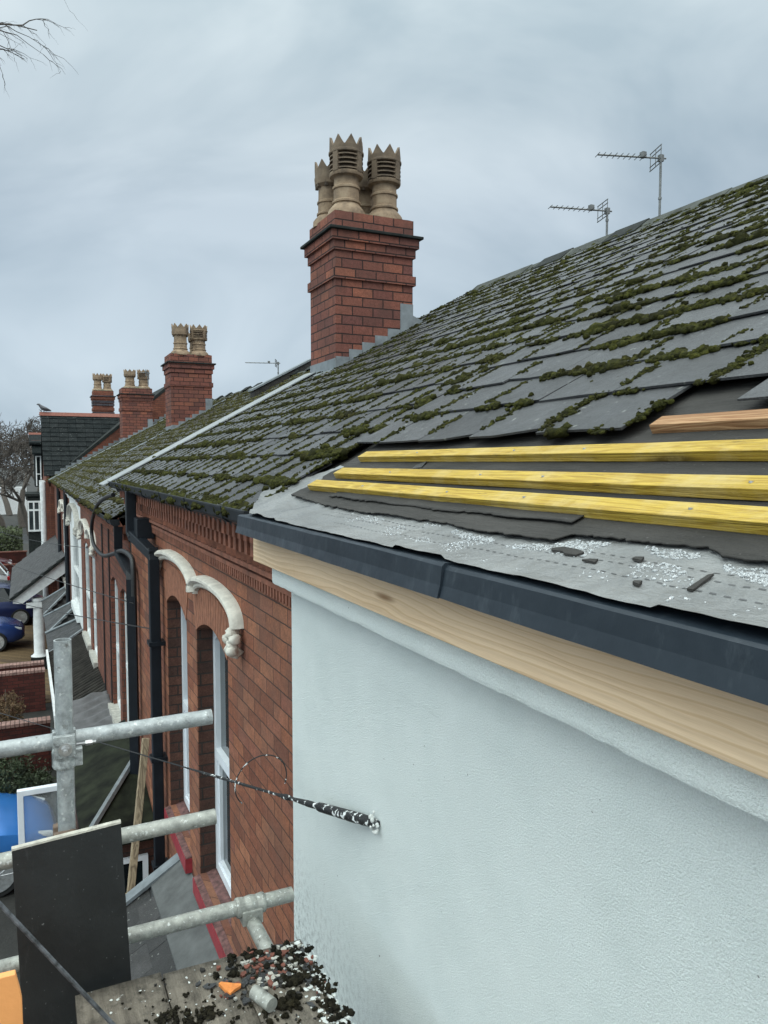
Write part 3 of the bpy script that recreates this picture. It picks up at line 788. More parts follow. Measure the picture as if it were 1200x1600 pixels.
for (x0_, sp_) in ((.972, .026), (.944, .026), (.905, .026)):
    y = .2
    while y < 2.5:
        xx = x0_ + .004 * math.sin(y * 2)
        if noise.noise(Vector((y * 2.2, x0_ * 30, 0))) > -.15:
            q = [(xx, y), (xx + .0032, y), (xx + .0032, y + .012), (xx, y + .012)]
            b.add([(p_, r_, eave_z(p_) + .0047 + wr(p_, r_)) for p_, r_ in q], [(0, 1, 2, 3)])
        y += sp_
b.build('printed_dashes', 'print', mem)['kind'] = 'stuff'
# torn remains of the old felt: ragged lower edge
FE = [(3.2, 1.045), (3.08, 1.035), (2.85, 1.02), (2.56, 1.0), (2.242, .99), (2.0, .998), (1.768, 1.0), (1.62, .985), (1.523, .98), (1.38, .986), (1.285, .99), (1.262, 1.022), (1.18, 1.027), (1.079, 1.030), (.98, 1.036), (.9, 1.034), (.875, 1.018), (.83, 1.013), (.78, 1.022), (.6, 1.02), (0, 1.03), (-3.3, 1.02)]
def fe(y):
    for (ya, xa), (yb, xb) in zip(FE, FE[1:]):
        if yb <= y <= ya: return xa + (xb - xa) * (ya - y) / (ya - yb)
    return FE[0][1]
def felt(u, v):
    y = -2.9 + 6.06 * v
    lo = fe(y) + .008 * noise.noise(Vector((y * 24, 1, 1))) + .006 * noise.noise(Vector((y * 80, 1, 1))) + .012 * max(0, noise.noise(Vector((y * 9, 5, 1))) - .25)
    x = lo + (1.80 - lo) * u ** 1.5
    lift = .010 * max(0, noise.noise(Vector((y * 3.1, 2, 2)))) * max(0, 1 - u * 5) + .004 * noise.noise(Vector((x * 12, y * 3.5, 6)))
    return (x, y, eave_z(x) + .0115 + lift)
b = MB(); b.grid(felt, 40, 620); fo = b.build('torn_felt', 'felt', HA, smooth=True)
s_ = fo.modifiers.new('solid', 'SOLIDIFY'); s_.thickness = .003; s_.offset = 1
def felt2(u, v):      # a second, shorter torn layer over it at the far end
    y = 1.30 + 1.42 * v
    lo = 1.048 + .012 * noise.noise(Vector((y * 4, 9, 1))) + .006 * noise.noise(Vector((y * 40, 3, 1))) - .03 * (y - 1.6) * (y > 1.6) * 0
    x = lo + .1 * u
    return (x, y, eave_z(x) + .019 + .003 * noise.noise(Vector((x * 14, y * 5, 3))))
b = MB(); b.grid(felt2, 10, 160); f2 = b.build('torn_felt', 'felt', HA, smooth=True)
s_ = f2.modifiers.new('solid', 'SOLIDIFY'); s_.thickness = .003; s_.offset = 1
# battens
def batten(x, y0, y1, mat, name, lbl=None, hh=.025, wd=.05, lift=.014, skew=0.0):
    mb = MB(); n = 24; vs = []
    for i in range(n + 1):
        t = i / n; y = y0 + (y1 - y0) * t
        xs = x + skew * t + .002 * noise.noise(Vector((y * 1.3, x * 40, 0))); dh = .0012 * noise.noise(Vector((y * 3, x * 30, 5)))
        for (dx, dz) in ((0, 0), (wd, 0), (wd, hh), (0, hh)):
            c = 1 / math.sqrt(1 + MA * MA); vs.append(rp(MA, BA, xs + dx * c, y, lift + dz + dh))
    fs = []
    for i in range(n):
        for j in range(4): fs.append((i * 4 + j, i * 4 + (j + 1) % 4, (i + 1) * 4 + (j + 1) % 4, (i + 1) * 4 + j))
    fs += [(3, 2, 1, 0), tuple(n * 4 + j for j in range(4))]
    mb.add(vs, fs); o = mb.build(name, mat, HA); bevel(o, .0018); return tag(o, lbl)
batten(1.095, -2.6, 3.045, 'batten', 'roof_batten')
batten(1.185, -2.6, 2.985, 'batten', 'roof_batten', skew=.004)
batten(1.315, -2.6, 3.02, 'batten', 'roof_batten')
batten(1.445, -2.6, 1.47, 'batten_old', 'roof_batten', 'old brown batten left under the slates')
# nail heads
rg = random.Random(3)
b = MB()
for xx in (1.118, 1.208, 1.338):
    for yy in (.62, 1.02, 1.55, 1.9, 2.5):
        p = rp(MA, BA, xx, yy + rg.uniform(-.05, .05), .040); b.lathe([(.0045, -.003), (.0045, .0012)], p, 8)
b.build('nail_head', 'steel', HA)['kind'] = 'stuff'
# roof
b = MB(); roof_slab(b, MA, BA, 1.25, 5.4, YA0, 3.29, .10, -.004)
b.prism([(5.4, MA * 5.4 + BA - .02), (10.0, BA + MA * 5.4 - .543 * 4.6), (10.0, BA + MA * 5.4 - .543 * 4.6 - .1), (5.4, MA * 5.4 + BA - .13)], 'Y', YA0, 3.29)
rA = b.build('roof', 'felt', HA)
rgA = random.Random(11)
b = MB()
slA = slate_field(b, MA, BA + .026, 1.405, 5.38, YA0, 3.262, .232, .372, rgA, row0=1.535)
b.cur = .9
for (x, ya, yb, hh) in ((1.515, .80, 1.275, .016), (1.475, .66, 1.12, .004)):     # two loose slates back in the gap
    vs = [rp(MA, BA + .03, x, ya, hh), rp(MA, BA + .03, x, yb, hh), rp(MA, BA + .03, x + .4, yb, hh - .012), rp(MA, BA + .03, x + .4, ya, hh - .012)]
    vs2 = [rp(MA, BA + .03, x, ya, hh + .006), rp(MA, BA + .03, x, yb, hh + .006), rp(MA, BA + .03, x + .4, yb, hh - .006), rp(MA, BA + .03, x + .4, ya, hh - .006)]
    b.hexa(vs + vs2)
b.build('slates', 'slate', rA)
bl = Blobs(); rgm = random.Random(21)
def densA(x, y):
    d = .78 + .25 * min(1, max(0, (x - 1.6) / 1.2))
    if x < 1.5: d *= .04
    return d
slv = [s for s in slA if s[2] > 1.0]
moss_on(bl, slv, MA, BA + .026, .232, densA, rgm, .95, lambda x, y: .85 - .3 * (x < 1.5), .9)
tag(bl.build('moss', 'moss', rA), kind='stuff')
# ridge tiles
def ridge_run(house, m, bb, xr, y0, y1, mat='ridge', ln=.46, gap=.004, seed=1, name='ridge'):
    mb = MB(); r2 = random.Random(seed); y = y0; zr = m * xr + bb
    while y < y1 - .05:
        ye = min(y + ln, y1); dz = r2.uniform(-.006, .010); mb.cur = r2.random()
        w_ = .17; h0 = .060 + dz
        o = [(xr - w_, zr - m * w_ + .035 + dz), (xr - .025, zr + h0), (xr + .025, zr + h0), (xr + w_, zr - m * w_ + .035 + dz)]
        i_ = [(a, z - .022) for a, z in o][::-1]
        mb.prism(o + i_, 'Y', y, ye - gap); y = ye
    mb2 = mb.build(name, mat, house)
    return mb2
ridge_run(HA, MA, BA, 5.4, YA0, 3.29, seed=4, name='ridge_tiles')

# ================================================================== BRICK HOUSE NEXT DOOR
HB = thing('brick_house', 'red brick house with mossy slate roof, white wavy hood mould and black square downpipe', 'house', (XB, 6, GZ))
YB0, YB1 = 3.032, 8.75
W1 = (4.40, 5.30, -2.90, -1.16, .11); W2 = (5.65, 6.50, -2.90, -1.16, .11)
W3 = (4.5, 5.25, -5.4, -3.9, .0); 
b = MB(); wall_front(b, XB, XB + .11, YB0, YB1, GZ, -.24, [W1, W2]); wB = b.build('wall', 'brick', HB)
b = MB()
for (a, c, za, zs, rise) in (W1, W2):          # reveals lined in the darker brick
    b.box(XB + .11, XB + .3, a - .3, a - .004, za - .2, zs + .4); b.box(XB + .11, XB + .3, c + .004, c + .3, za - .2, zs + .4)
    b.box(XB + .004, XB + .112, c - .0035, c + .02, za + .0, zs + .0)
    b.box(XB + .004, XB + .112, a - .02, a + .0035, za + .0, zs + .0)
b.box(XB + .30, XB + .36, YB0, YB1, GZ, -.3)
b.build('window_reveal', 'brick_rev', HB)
for W in (W1, W2):
    fo = sash(HB, W[0] + .005, W[1] - .005, W[2] + .02, W[3], W[4], XB + .112, .062, .47)
# sills: sloping worn top, red painted front
for (a, c, ex) in ((4.40, 5.30, .05), (5.65, 6.50, .06)):
    sb = MB(); sb.prism([(XB - .045, -3.03), (XB + .13, -3.03), (XB + .13, -2.884), (XB + .10, -2.884), (XB - .045, -2.925)], 'Y', a - ex, c + ex * .4)
    so = sb.build('sill', 'sill_top', HB)
    pb = MB(); pb.box(XB - .050, XB - .0452, a - ex - .004, c + ex * .4, -3.034, -2.928); pb.box(XB - .05, XB + .0, a - ex - .005, a - ex - .0005, -3.034, -2.926); pb.build('painted_face', 'red_sill', so)
# rubbed brick arches
r2 = random.Random(5)
for (a, c, za, zs, rise) in (W1, W2):
    b = MB(); n = 15; f = lambda t: zs + rise * (1 - (2 * t - 1) ** 2)
    for i in range(n):
        t0, t1 = i / n + .004, (i + 1) / n - .004
        sp0, sp1 = (t0 - .5) * .18, (t1 - .5) * .18; b.cur = r2.random()
        y0_, y1_ = a + (c - a) * t0, a + (c - a) * t1
        b.hexa([(XB - .005, y0_, f(t0)), (XB + .04, y0_, f(t0)), (XB + .04, y1_, f(t1)), (XB - .005, y1_, f(t1)),
                (XB - .005, y0_ + sp0, f(t0) + .225), (XB + .04, y0_ + sp0, f(t0) + .225), (XB + .04, y1_ + sp1, f(t1) + .225), (XB - .005, y1_ + sp1, f(t1) + .225)])
    b.build('brick_arch', 'voussoir', HB)
# double hood mould with carved stops
def hood(house, segs, x, stops, mat='cream_paint', sc=1.0):
    mb = MB(); prof = [(-.045, .0), (-.045, .035), (-.028, .05), (-.012, .045), (-.004, .07), (.012, .088), (.034, .088), (.048, .07), (.052, .0)]
    prof = [(r * sc, o * sc) for r, o in prof]
    path = []
    for (y0, y1, z0, zc, z1) in segs:
        n = 22
        for i in range(n + 1):
            t = i / n; a = math.pi * t
            zb_ = z0 + (z1 - z0) * t
            path.append((y0 + (y1 - y0) * (.5 - .5 * math.cos(a)), zb_ + (zc - (z0 + z1) / 2) * math.sin(a) ** .75))
        sweep_yz(mb, path, prof, x); path = []
    o = mb.build('hood_mould', mat, house, smooth=True)
    r3 = random.Random(9)
    for (y, z, s) in stops:
        bl = Blobs(); I = np.eye(3)
        for i in range(13):
            a = i * 2.4; q = .055 * s * math.sqrt(i / 13)
            bl.add((x - .05 * s + r3.uniform(-.02, .01) * s, y + q * math.cos(a), z - .02 * s + q * 1.35 * math.sin(a)), I, (.035 * s, .027 * s, .030 * s), 2, None, r3)
        bl.build('carved_stop', mat, o)
    return o
hood(HB, [(4.07, 5.25, -.905, -.765, -.885), (5.25, 6.78, -.885, -.735, -.895)], XB, [(4.06, -.955, 1.0), (6.80, -.915, .9)], sc=.82)
# eaves: gutter brackets, two rows of dentils, saw-tooth band, small dentil string
b = MB(); r2 = random.Random(8)
y = YB0 + .02; i = 0
while y < YB1 - .12:
    for (z0, pr, sh) in ((-.335, .125, 0), (-.418, .078, .055)):
        b.cur = r2.random()
        b.box(XB - pr, XB + .0, y + sh, y + sh + .052, z0 - .034, z0 + .038)
    p = [(XB - .05, y + .055), (XB + .0, y), (XB + .0, y + .11)]
    b.prism(p, 'Z', -.505, -.456)
    y += .11
b.box(XB - .14, XB + 0, YB0, YB1, -.294, -.24); b.box(XB - .03, XB - .001, YB0, YB1, -.456, -.295)
b.box(XB - .055, XB + 0, YB0, YB1, -.530, -.506)
o_ = b.build('dentil_course', 'dentil', HB)
b = MB(); y = YB0 + .01
while y < YB1 - .08:
    b.box(XB - .032, XB + 0, y, y + .026, -.625, -.578); y += .046
b.box(XB - .036, XB, YB0, YB1, -.577, -.552)
b.build('dentil_string', 'dentil', HB)
# roof
b = MB(); roof_slab(b, MA, BA, .90, 5.4, 3.295, 8.95, .10, -.004)
zrA = MA * 5.4 + BA
b.prism([(5.4, zrA - .02), (10.0, zrA - .543 * 4.6), (10.0, zrA - .543 * 4.6 - .1), (5.4, zrA - .13)], 'Y', 3.295, 8.95)
b.prism([(.96, -.30), (5.4, zrA - .1), (9.9, -.25), (9.9, GZ), (.96 + .11, GZ), (.96 + .11, -.5)], 'Y', 8.72, 8.93)
rB = b.build('roof', 'felt', HB)
b = MB(); rgB = random.Random(12)
slB = slate_field(b, MA, BA + .012, .885, 5.38, 3.30, 8.80, .232, .255, rgB)
b.build('slates', 'slate', rB)
def densB(x, y):
    d = 1.12 + .30 * min(1, max(0, (y - 3.3) / 3))
    return d
bl = Blobs(); rgm = random.Random(22)
moss_on(bl, slB, MA, BA + .012, .232, densB, rgm, 1.05, None, 1.0, 1.1)
ax = slope_axes(MA); y = 3.36                   # shaggy fringe along the eaves
while y < 8.78:
    for _ in range(3):
        r = rgm.uniform(.012, .03)
        bl.add(rp(MA, BA, rgm.uniform(.872, .94), y + rgm.gauss(0, .01), .012 + rgm.uniform(-.006, .014)), ax, (r, r * 1.1, r * .9), 2, rgm.uniform(.3, 1), rgm)
    y += .022
tag(bl.build('moss', 'moss', rB), kind='stuff')
p = [rp(MA, BA, .80, 0, .045), rp(MA, BA, 3.25, 0, .05)]
b = MB(); b.prism([(p[0][0], p[0][2]), (p[1][0], p[1][2]), (p[1][0], p[1][2] + .012), (p[0][0], p[0][2] + .012)], 'Y', 8.66, 9.2)
b.build('verge_flashing', 'lead_white', HB)
ridge_run(HB, MA, BA, 5.4, 3.29, 8.6, seed=6, name='ridge_tiles')
for (y, ln) in ((5.62, .45), (6.72, .5)):       # lifted dark cappings beside the aerials
    b = MB(); b.prism([(5.22, zrA - .05), (5.40, zrA + .085), (5.58, zrA - .02), (5.58, zrA - .06), (5.40, zrA + .02), (5.22, zrA - .09)], 'Y', y, y + ln); b.build('lifted_capping', 'ridge_dark', HB)
gutter_run(HB, .835, -.205, 3.16, 8.85, depth=.072, w_=.11)
# downpipe
def pipe(house, path, r=.05, mat='upvc_black', name='downpipe', n=4):
    mb = MB(); mb.tube(path, r, n, True, math.pi / 4); return mb.build(name, mat, house)
b = MB(); b.tube([(.885, 7.3, -.26), (.885, 7.3, -.64), (.90, 7.25, -.69)], .062, 4, True, math.pi / 4)
b.tube([(.895, 7.27, -.66), (.985, 6.66, -.785)], .060, 4, True, math.pi / 4)
b.tube([(.985, 6.72, -.74), (.985, 6.67, -.82), (.985, 6.66, -2.9), (.985, 6.66, GZ)], .060, 4, True, math.pi / 4)
b.box(.90, 1.05, 7.02, 7.24, -.68, -.50)
dp = b.build('downpipe', 'upvc_black', HB); bevel(dp, .006)
for z in (-1.55, -2.55, -3.5, -4.5):
    b = MB(); b.box(.925, 1.06, 6.59, 6.73, z, z + .035); b.build('bracket', 'upvc_black', dp)
# chimney: four pots, near louvred pair and plain pair behind
rgc = random.Random(31)
chimney(HB, 3.19, 4.15, 8.04, 8.85, .9, 2.765, .1036,
        [(3.41, 8.25, .83, 'louvre', .150), (3.885, 8.25, .80, 'louvre', .150), (3.36, 8.66, .70, 'plain', .135), (3.83, 8.66, .72, 'plain', .135)], MA, BA, rgc, soot=.75)
b = MB(); b.prism([(4.16, 1.56), (4.30, 1.64), (4.16, 1.70)], 'Y', 8.05, 8.8); b.build('back_gutter', 'lead', HB)

# lean-to roof under the two windows
LP = thing('porch_roof', 'grey slate lean-to roof with a pale cement apron under the red sills', 'porch roof', (.6, 4.2, GZ))
def slope_plate(mb, pts, th=.03):                # pts: 4 corners (quad), thickness downwards
    mb.hexa([(x, y, z - th) for x, y, z in pts] + pts)
zl = lambda x: -3.12 - .60 * (1.0 - x)
b = MB(); slope_plate(b, [(.10, 2.2, zl(.10)), (1.055, 2.2, zl(1.055)), (1.055, 5.95, zl(1.055)), (.10, 5.95, zl(.10))], .08); b.build('roof', 'felt_roof', LP)
b = MB(); r2 = random.Random(77)
for k in range(5):
    xx = .08 + k * .15; y = 2.25 + (k % 2) * .14
    while y < 5.7:
        b.cur = r2.random(); ww = .29
        vs = [(xx, y, zl(xx) + .014), (xx + .25, y, zl(xx + .25) + .006), (xx + .25, y + ww - .004, zl(xx + .25) + .006), (xx, y + ww - .004, zl(xx) + .014 + r2.uniform(0, .004))]
        b.hexa(vs + [(a, c, z + .006) for a, c, z in vs]); y += ww
b.build('slates', 'slate_porch', LP)
b = MB(); slope_plate(b, [(.80, 2.2, zl(.80) + .034), (1.055, 2.2, zl(1.055) + .05), (1.055, 5.93, zl(1.055) + .05), (.80, 5.93, zl(.80) + .034)], .03); b.build('cement_apron', 'apron', LP)
b = MB(); slope_plate(b, [(.08, 5.85, zl(.08) + .05), (1.05, 5.85, zl(1.05) + .06), (1.05, 5.96, zl(1.05) + .06), (.08, 5.96, zl(.08) + .05)], .03); b.build('lead_verge', 'lead', LP)
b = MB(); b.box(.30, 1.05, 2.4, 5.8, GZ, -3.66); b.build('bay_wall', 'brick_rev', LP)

# ================================================================== THE FURTHER TERRACE
def far_house(name, label, y0, y1, wins, wallmat='brick_far', hoodm=None, seed=1, moss_d=.9, frame='white_paint', white=None):
    H = thing(name, label, 'house', (XB, (y0 + y1) / 2, GZ))
    b = MB(); wall_front(b, XB, XB + .11, y0, y1, GZ, -.62, wins); b.box(XB + .3, XB + .36, y0, y1, GZ, -.7)
    for (a, c, za, zs, rise) in wins:
        b.box(XB + .11, XB + .3, a - .2, a - .004, za - .1, zs + .3); b.box(XB + .11, XB + .3, c + .004, c + .2, za - .1, zs + .3)
    b.build('wall', wallmat, H)
    for (a, c, za, zs, rise) in wins:
        fo = sash(H, a + .003, c - .003, za + .02, zs, rise, XB + (.05 if y0 < 12 else .022), .06, .45, frame)
        sb = MB(); sb.box(XB - .07, XB + .12, a - .08, c + .08, za - .14, za + .015); sb.build('sill', 'stone' if white is None else white, H)
    b = MB(); y = y0 + .02
    while y < y1 - .1:
        b.box(XB - .09, XB, y, y + .06, -.80, -.72); b.box(XB - .05, XB, y + .055, y + .115, -.88, -.802); y += .11
    b.box(XB - .11, XB, y0, y1, -.717, -.62)
    b.build('dentil_course', 'dentil' if white is None else white, H)
    b = MB(); roof_slab(b, MC, BC, .95, 5.4, y0, y1, .1, -.004); zr = MC * 5.4 + BC
    b.prism([(5.4, zr - .02), (10.0, zr - .55 * 4.6), (10.0, zr - .55 * 4.6 - .1), (5.4, zr - .13)], 'Y', y0, y1)
    rf = b.build('roof', 'felt', H)
    b = MB(); rg_ = random.Random(seed); sl = slate_field(b, MC, BC + .012, .90, 5.38, y0, y1, .232, .30, rg_)
    b.build('slates', 'slate_far', rf)
    bl = Blobs(); moss_on(bl, sl, MC, BC + .012, .232, lambda x, y: moss_d * (1.0 + .25 * (x > 2.2)), rg_, 1.45, None, .8, 1.3)
    tag(bl.build('moss', 'moss_far', rf), kind='stuff')
    ridge_run(H, MC, BC, 5.4, y0, y1, seed=seed, ln=.46, name='ridge_tiles')
    r2 = random.Random(seed + 5); y = y0 + .6
    while y < y1 - .5:
        b = MB(); b.prism([(5.25, zr + .01), (5.40, zr + .12), (5.55, zr + .02), (5.4, zr + .03)], 'Y', y, y + r2.uniform(.25, .5)); y += r2.uniform(.9, 1.4)
        b.build('lifted_capping', 'ridge_dark', H)
    gutter_run(H, .86, -.635, y0, y1, seam=1.2)
    return H
h_w = lambda a, c: (a, c, -3.36, -1.62, .10)
HC1 = far_house('terraced_house', 'terraced brick house just past the pale verge strip, black cable loop on its front', 8.952, 12.95, [h_w(9.15, 9.95), h_w(10.2, 11.05)], seed=41)
b = MB(); b.tube([(.95, 9.0, -.70), (.95, 9.0, -1.0), (.985, 8.25, -1.14), (.985, 8.2, -1.2), (.985, 8.2, GZ)], .062, 4, True, math.pi / 4)
tag(b.build('downpipe', 'upvc_black', HC1))
HC2 = far_house('terraced_house', 'terraced brick house with pale framed windows, nearer neighbour of the white fronted house', 12.952, 16.95, [h_w(13.55, 14.4), h_w(14.9, 16.1)], seed=42)
hood(HC2, [(13.3, 14.6, -1.40, -1.18, -1.36), (14.6, 16.4, -1.36, -1.12, -1.40)], XB, [(13.3, -1.43, 1.1), (16.4, -1.43, 1.1)], 'cream_paint', 1.0)
HC3 = far_house('terraced_house', 'terraced house with a white painted front', 16.952, 20.95, [h_w(17.9, 19.9)], 'white_paint', seed=43, white='white_paint')
hood(HC3, [(17.3, 20.4, -1.40, -1.0, -1.40)], XB, [(17.3, -1.43, 1.3), (20.4, -1.43, 1.3)], 'stone', 1.2)
HC4 = far_house('terraced_house', 'furthest low terraced house, beside the dark slated gable', 20.952, 30.9, [h_w(22.2, 23.2), h_w(24.0, 25.0), h_w(27, 28)], seed=44)
for y in (21.3, 25.6):
    b = MB(); b.tube([(.99, y, -.66), (.99, y, GZ)], .055, 8); b.build('downpipe', 'upvc_black', HC4)
hood(HC4, [(22.0, 23.5, -1.40, -1.15, -1.40), (23.5, 25.3, -1.40, -1.15, -1.40)], XB, [(22.0, -1.43, 1.2), (25.3, -1.43, 1.2)], 'cream_paint', 1.1)
# pale verge strip between the last two and party coping further up
for (H, ya, yb, x0, x1, h0, mat) in ((HC4, 29.2, 29.75, .86, 5.2, .04, 'lead'), (HC3, 20.6, 20.9, 2.3, 5.2, .03, 'lead')):
    p = [rp(MC, BC, x0, 0, h0), rp(MC, BC, x1, 0, h0)]
    b = MB(); b.prism([(p[0][0], p[0][2]), (p[1][0], p[1][2]), (p[1][0], p[1][2] + .02), (p[0][0], p[0][2] + .02)], 'Y', ya, yb); b.build('verge_flashing', mat, H)
p = [rp(MC, BC, 4.45, 0, -.05), rp(MC, BC, 5.75, 0, -.05)]
b = MB(); b.prism([(p[0][0], p[0][2]), (p[1][0], p[1][2]), (p[1][0], p[1][2] + .22), (p[0][0], p[0][2] + .22)], 'Y', 15.9, 16.25)
pc = b.build('party_upstand', 'felt', HC2)
b = MB(); b.prism([(p[0][0] - .04, p[0][2] + .223), (p[1][0], p[1][2] + .223), (p[1][0], p[1][2] + .262), (p[0][0] - .04, p[0][2] + .262)], 'Y', 15.86, 16.29); b.build('coping', 'lead', pc)
chimney(HC3, 3.46, 4.50, 20.0, 20.85, .72, 2.74, .115, [(3.75, 20.2, .74, 'plain', .17), (4.22, 20.2, .74, 'louvre', .17), (4.20, 20.6, .62, 'plain', .14)], MC, BC, rgc, soot=.35)
chimney(HC4, 3.36, 4.42, 29.5, 30.4, .70, 2.70, .115, [(3.68, 29.8, .66, 'plain', .17), (4.16, 29.8, .68, 'louvre', .17)], MC, BC, rgc, soot=.25)

# gabled house beyond: slated cross gable turned towards us, brick upstand, rear stack
HD = thing('gabled_house', 'taller house with a dark slated gable roof and red ridge at the terrace end', 'house', (XB, 33.4, GZ))
b = MB(); b.box(.78, .9, 31.2, 36, GZ, -.7); b.box(.9, 5.4, 31.02, 31.2, GZ, -1.2)
b.prism([(.95, -.66), (5.4, MD * 5.4 + BD - .07), (5.4, .2), (.95, -1.2)], 'Y', 31.02, 31.2)
b.prism([(31.2, -.75), (36.0, -.75), (33.6, 1.80)], 'X', .80, .92)
b.build('wall', 'brick_far', HD)
b = MB(); zr = MD * 5.4 + BD
roof_slab(b, MD, BD, .85, 5.4, 31.0, 36.4, .10, .02); b.prism([(5.4, zr - .02), (9.5, zr - .84 * 4.1), (9.5, zr - .84 * 4.1 - .1), (5.4, zr - .13)], 'Y', 31.0, 36.4)
rD = b.build('roof', 'ridge_dark', HD)
b = MB(); r2 = random.Random(3); n = 13                       # cross gable slope facing us, in courses
zc0, zc1, yc0, yc1 = -.52, 1.90, 31.12, 33.6
for i in range(n):
    t0, t1 = i / n, (i + 1) / n + .03
    x1_ = (zc0 + (zc1 - zc0) * t0 - BD) / MD + .1
    x = .72
    while x < x1_:
        xe = min(x + .32, x1_ + .1); b.cur = r2.random()
        z0, z1 = zc0 + (zc1 - zc0) * t0, zc0 + (zc1 - zc0) * t1; ya, yb = yc0 + (yc1 - yc0) * t0, yc0 + (yc1 - yc0) * t1
        j = r2.uniform(-.008, .008)
        b.hexa([(x, ya - .04, z0 + j), (xe - .008, ya - .04, z0 + j), (xe - .008, yb, z1), (x, yb, z1), (x, ya - .04, z0 + .03 + j), (xe - .008, ya - .04, z0 + .03 + j), (xe - .008, yb, z1 + .012), (x, yb, z1 + .012)])
        x += .32
b.prism([(33.6, 1.90), (36.1, -.55), (36.1, -.62), (33.6, 1.80)], 'X', .74, 4.2)
b.build('slates', 'slate_dark', rD)
b = MB(); b.prism([(33.44, 1.84), (33.6, 1.99), (33.76, 1.84)], 'X', .68, 4.1); b.build('ridge_tiles', 'terra', rD)
b = MB(); n = 22
for i in range(n):                                            # stepped soakers along the brick upstand
    x = 1.1 + i * .19; z = MC * x + BC
    b.box(x, x + .19, 30.985, 31.017, z - .05, z + .20)
b.build('stepped_flashing', 'lead', HD)
b = MB(); b.tube([(.68, 31.4, -.75), (.68, 31.4, GZ)], .10, 12); b.build('soil_pipe', 'white_paint', HD)
for y in (31.5, 32.4, 33.3):
    b = MB(); b.box(.6, .8, y, y + .35, -1.2, -.72); b.build('eaves_bracket', 'white_paint', HD)
chimney(HD, 2.85, 3.66, 35.2, 36.0, 1.6, 3.06, .12, [(3.05, 35.5, .72, 'plain', .16), (3.44, 35.5, .72, 'louvre', .16)], MD, BD - 3, rgc, 'brick_far', flash=False, soot=.1)
b = MB()
for z in (2.05, 2.42, 2.54, 2.72): b.box(2.82, 3.69, 35.17, 36.03, z, z + .09)
b.build('dark_band', 'brick_blue', HD)

# far house with dormer and white bay window
HE = thing('bay_house', 'far dark house with red ridges and a white framed bay window', 'house', (.9, 43, GZ))
b = MB(); b.box(.95, 6, 41, 52, GZ, -.9); b.build('wall', 'brick_far', HE)
b = MB(); b.prism([(40.9, .95), (42.6, 1.40), (44.3, .95), (44.3, .85), (40.9, .85)], 'X', .36, 4); b.prism([(40.6, .45), (41.3, .98), (41.3, .9), (40.6, .36)], 'X', .46, 3); b.box(.8, 6, 40.9, 52, -1.0, -.85)
b.build('roof', 'slate_dark', HE)
b = MB(); b.prism([(42.5, 1.36), (42.6, 1.48), (42.7, 1.36)], 'X', .34, 4); b.prism([(41.2, .96), (41.3, 1.06), (41.4, .96)], 'X', .44, 3); b.build('ridge_tiles', 'terra', HE)
b = MB(); b.box(.56, 4, 41.0, 44, -1.2, .5); dm = b.build('dormer', 'slate_dark', HE)
b = MB()
for x in (.60, .80, 1.0): b.box(x, x + .05, 40.95, 40.998, -1.15, .3)
b.box(.60, 1.05, 40.955, 40.997, .25, .3); b.box(.60, 1.05, 40.955, 40.997, -.6, -.56); b.build('frame', 'white_paint', dm)
b = MB(); b.box(.20, .95, 40.1, 43, GZ, -3.25); b.box(.20, .95, 40.1, 43, -1.85, -1.62); b.box(.10, .98, 39.98, 43, -1.62, -1.50); b.box(.12, .98, 40.0, 43, -1.78, -1.72); b.build('bay', 'ridge_dark', HE)
b = MB()
for x in (.18, .42, .66): b.box(x, x + .065, 40.02, 40.09, -3.25, -1.85)
for z in (-3.3, -2.32, -1.92): b.box(.18, .75, 40.025, 40.085, z, z + .085)
bw = b.build('window_frame', 'white_paint', HE)
b = MB(); b.box(.2, .72, 40.09, 40.1, -3.2, -1.9); b.build('pane', 'glass', bw)

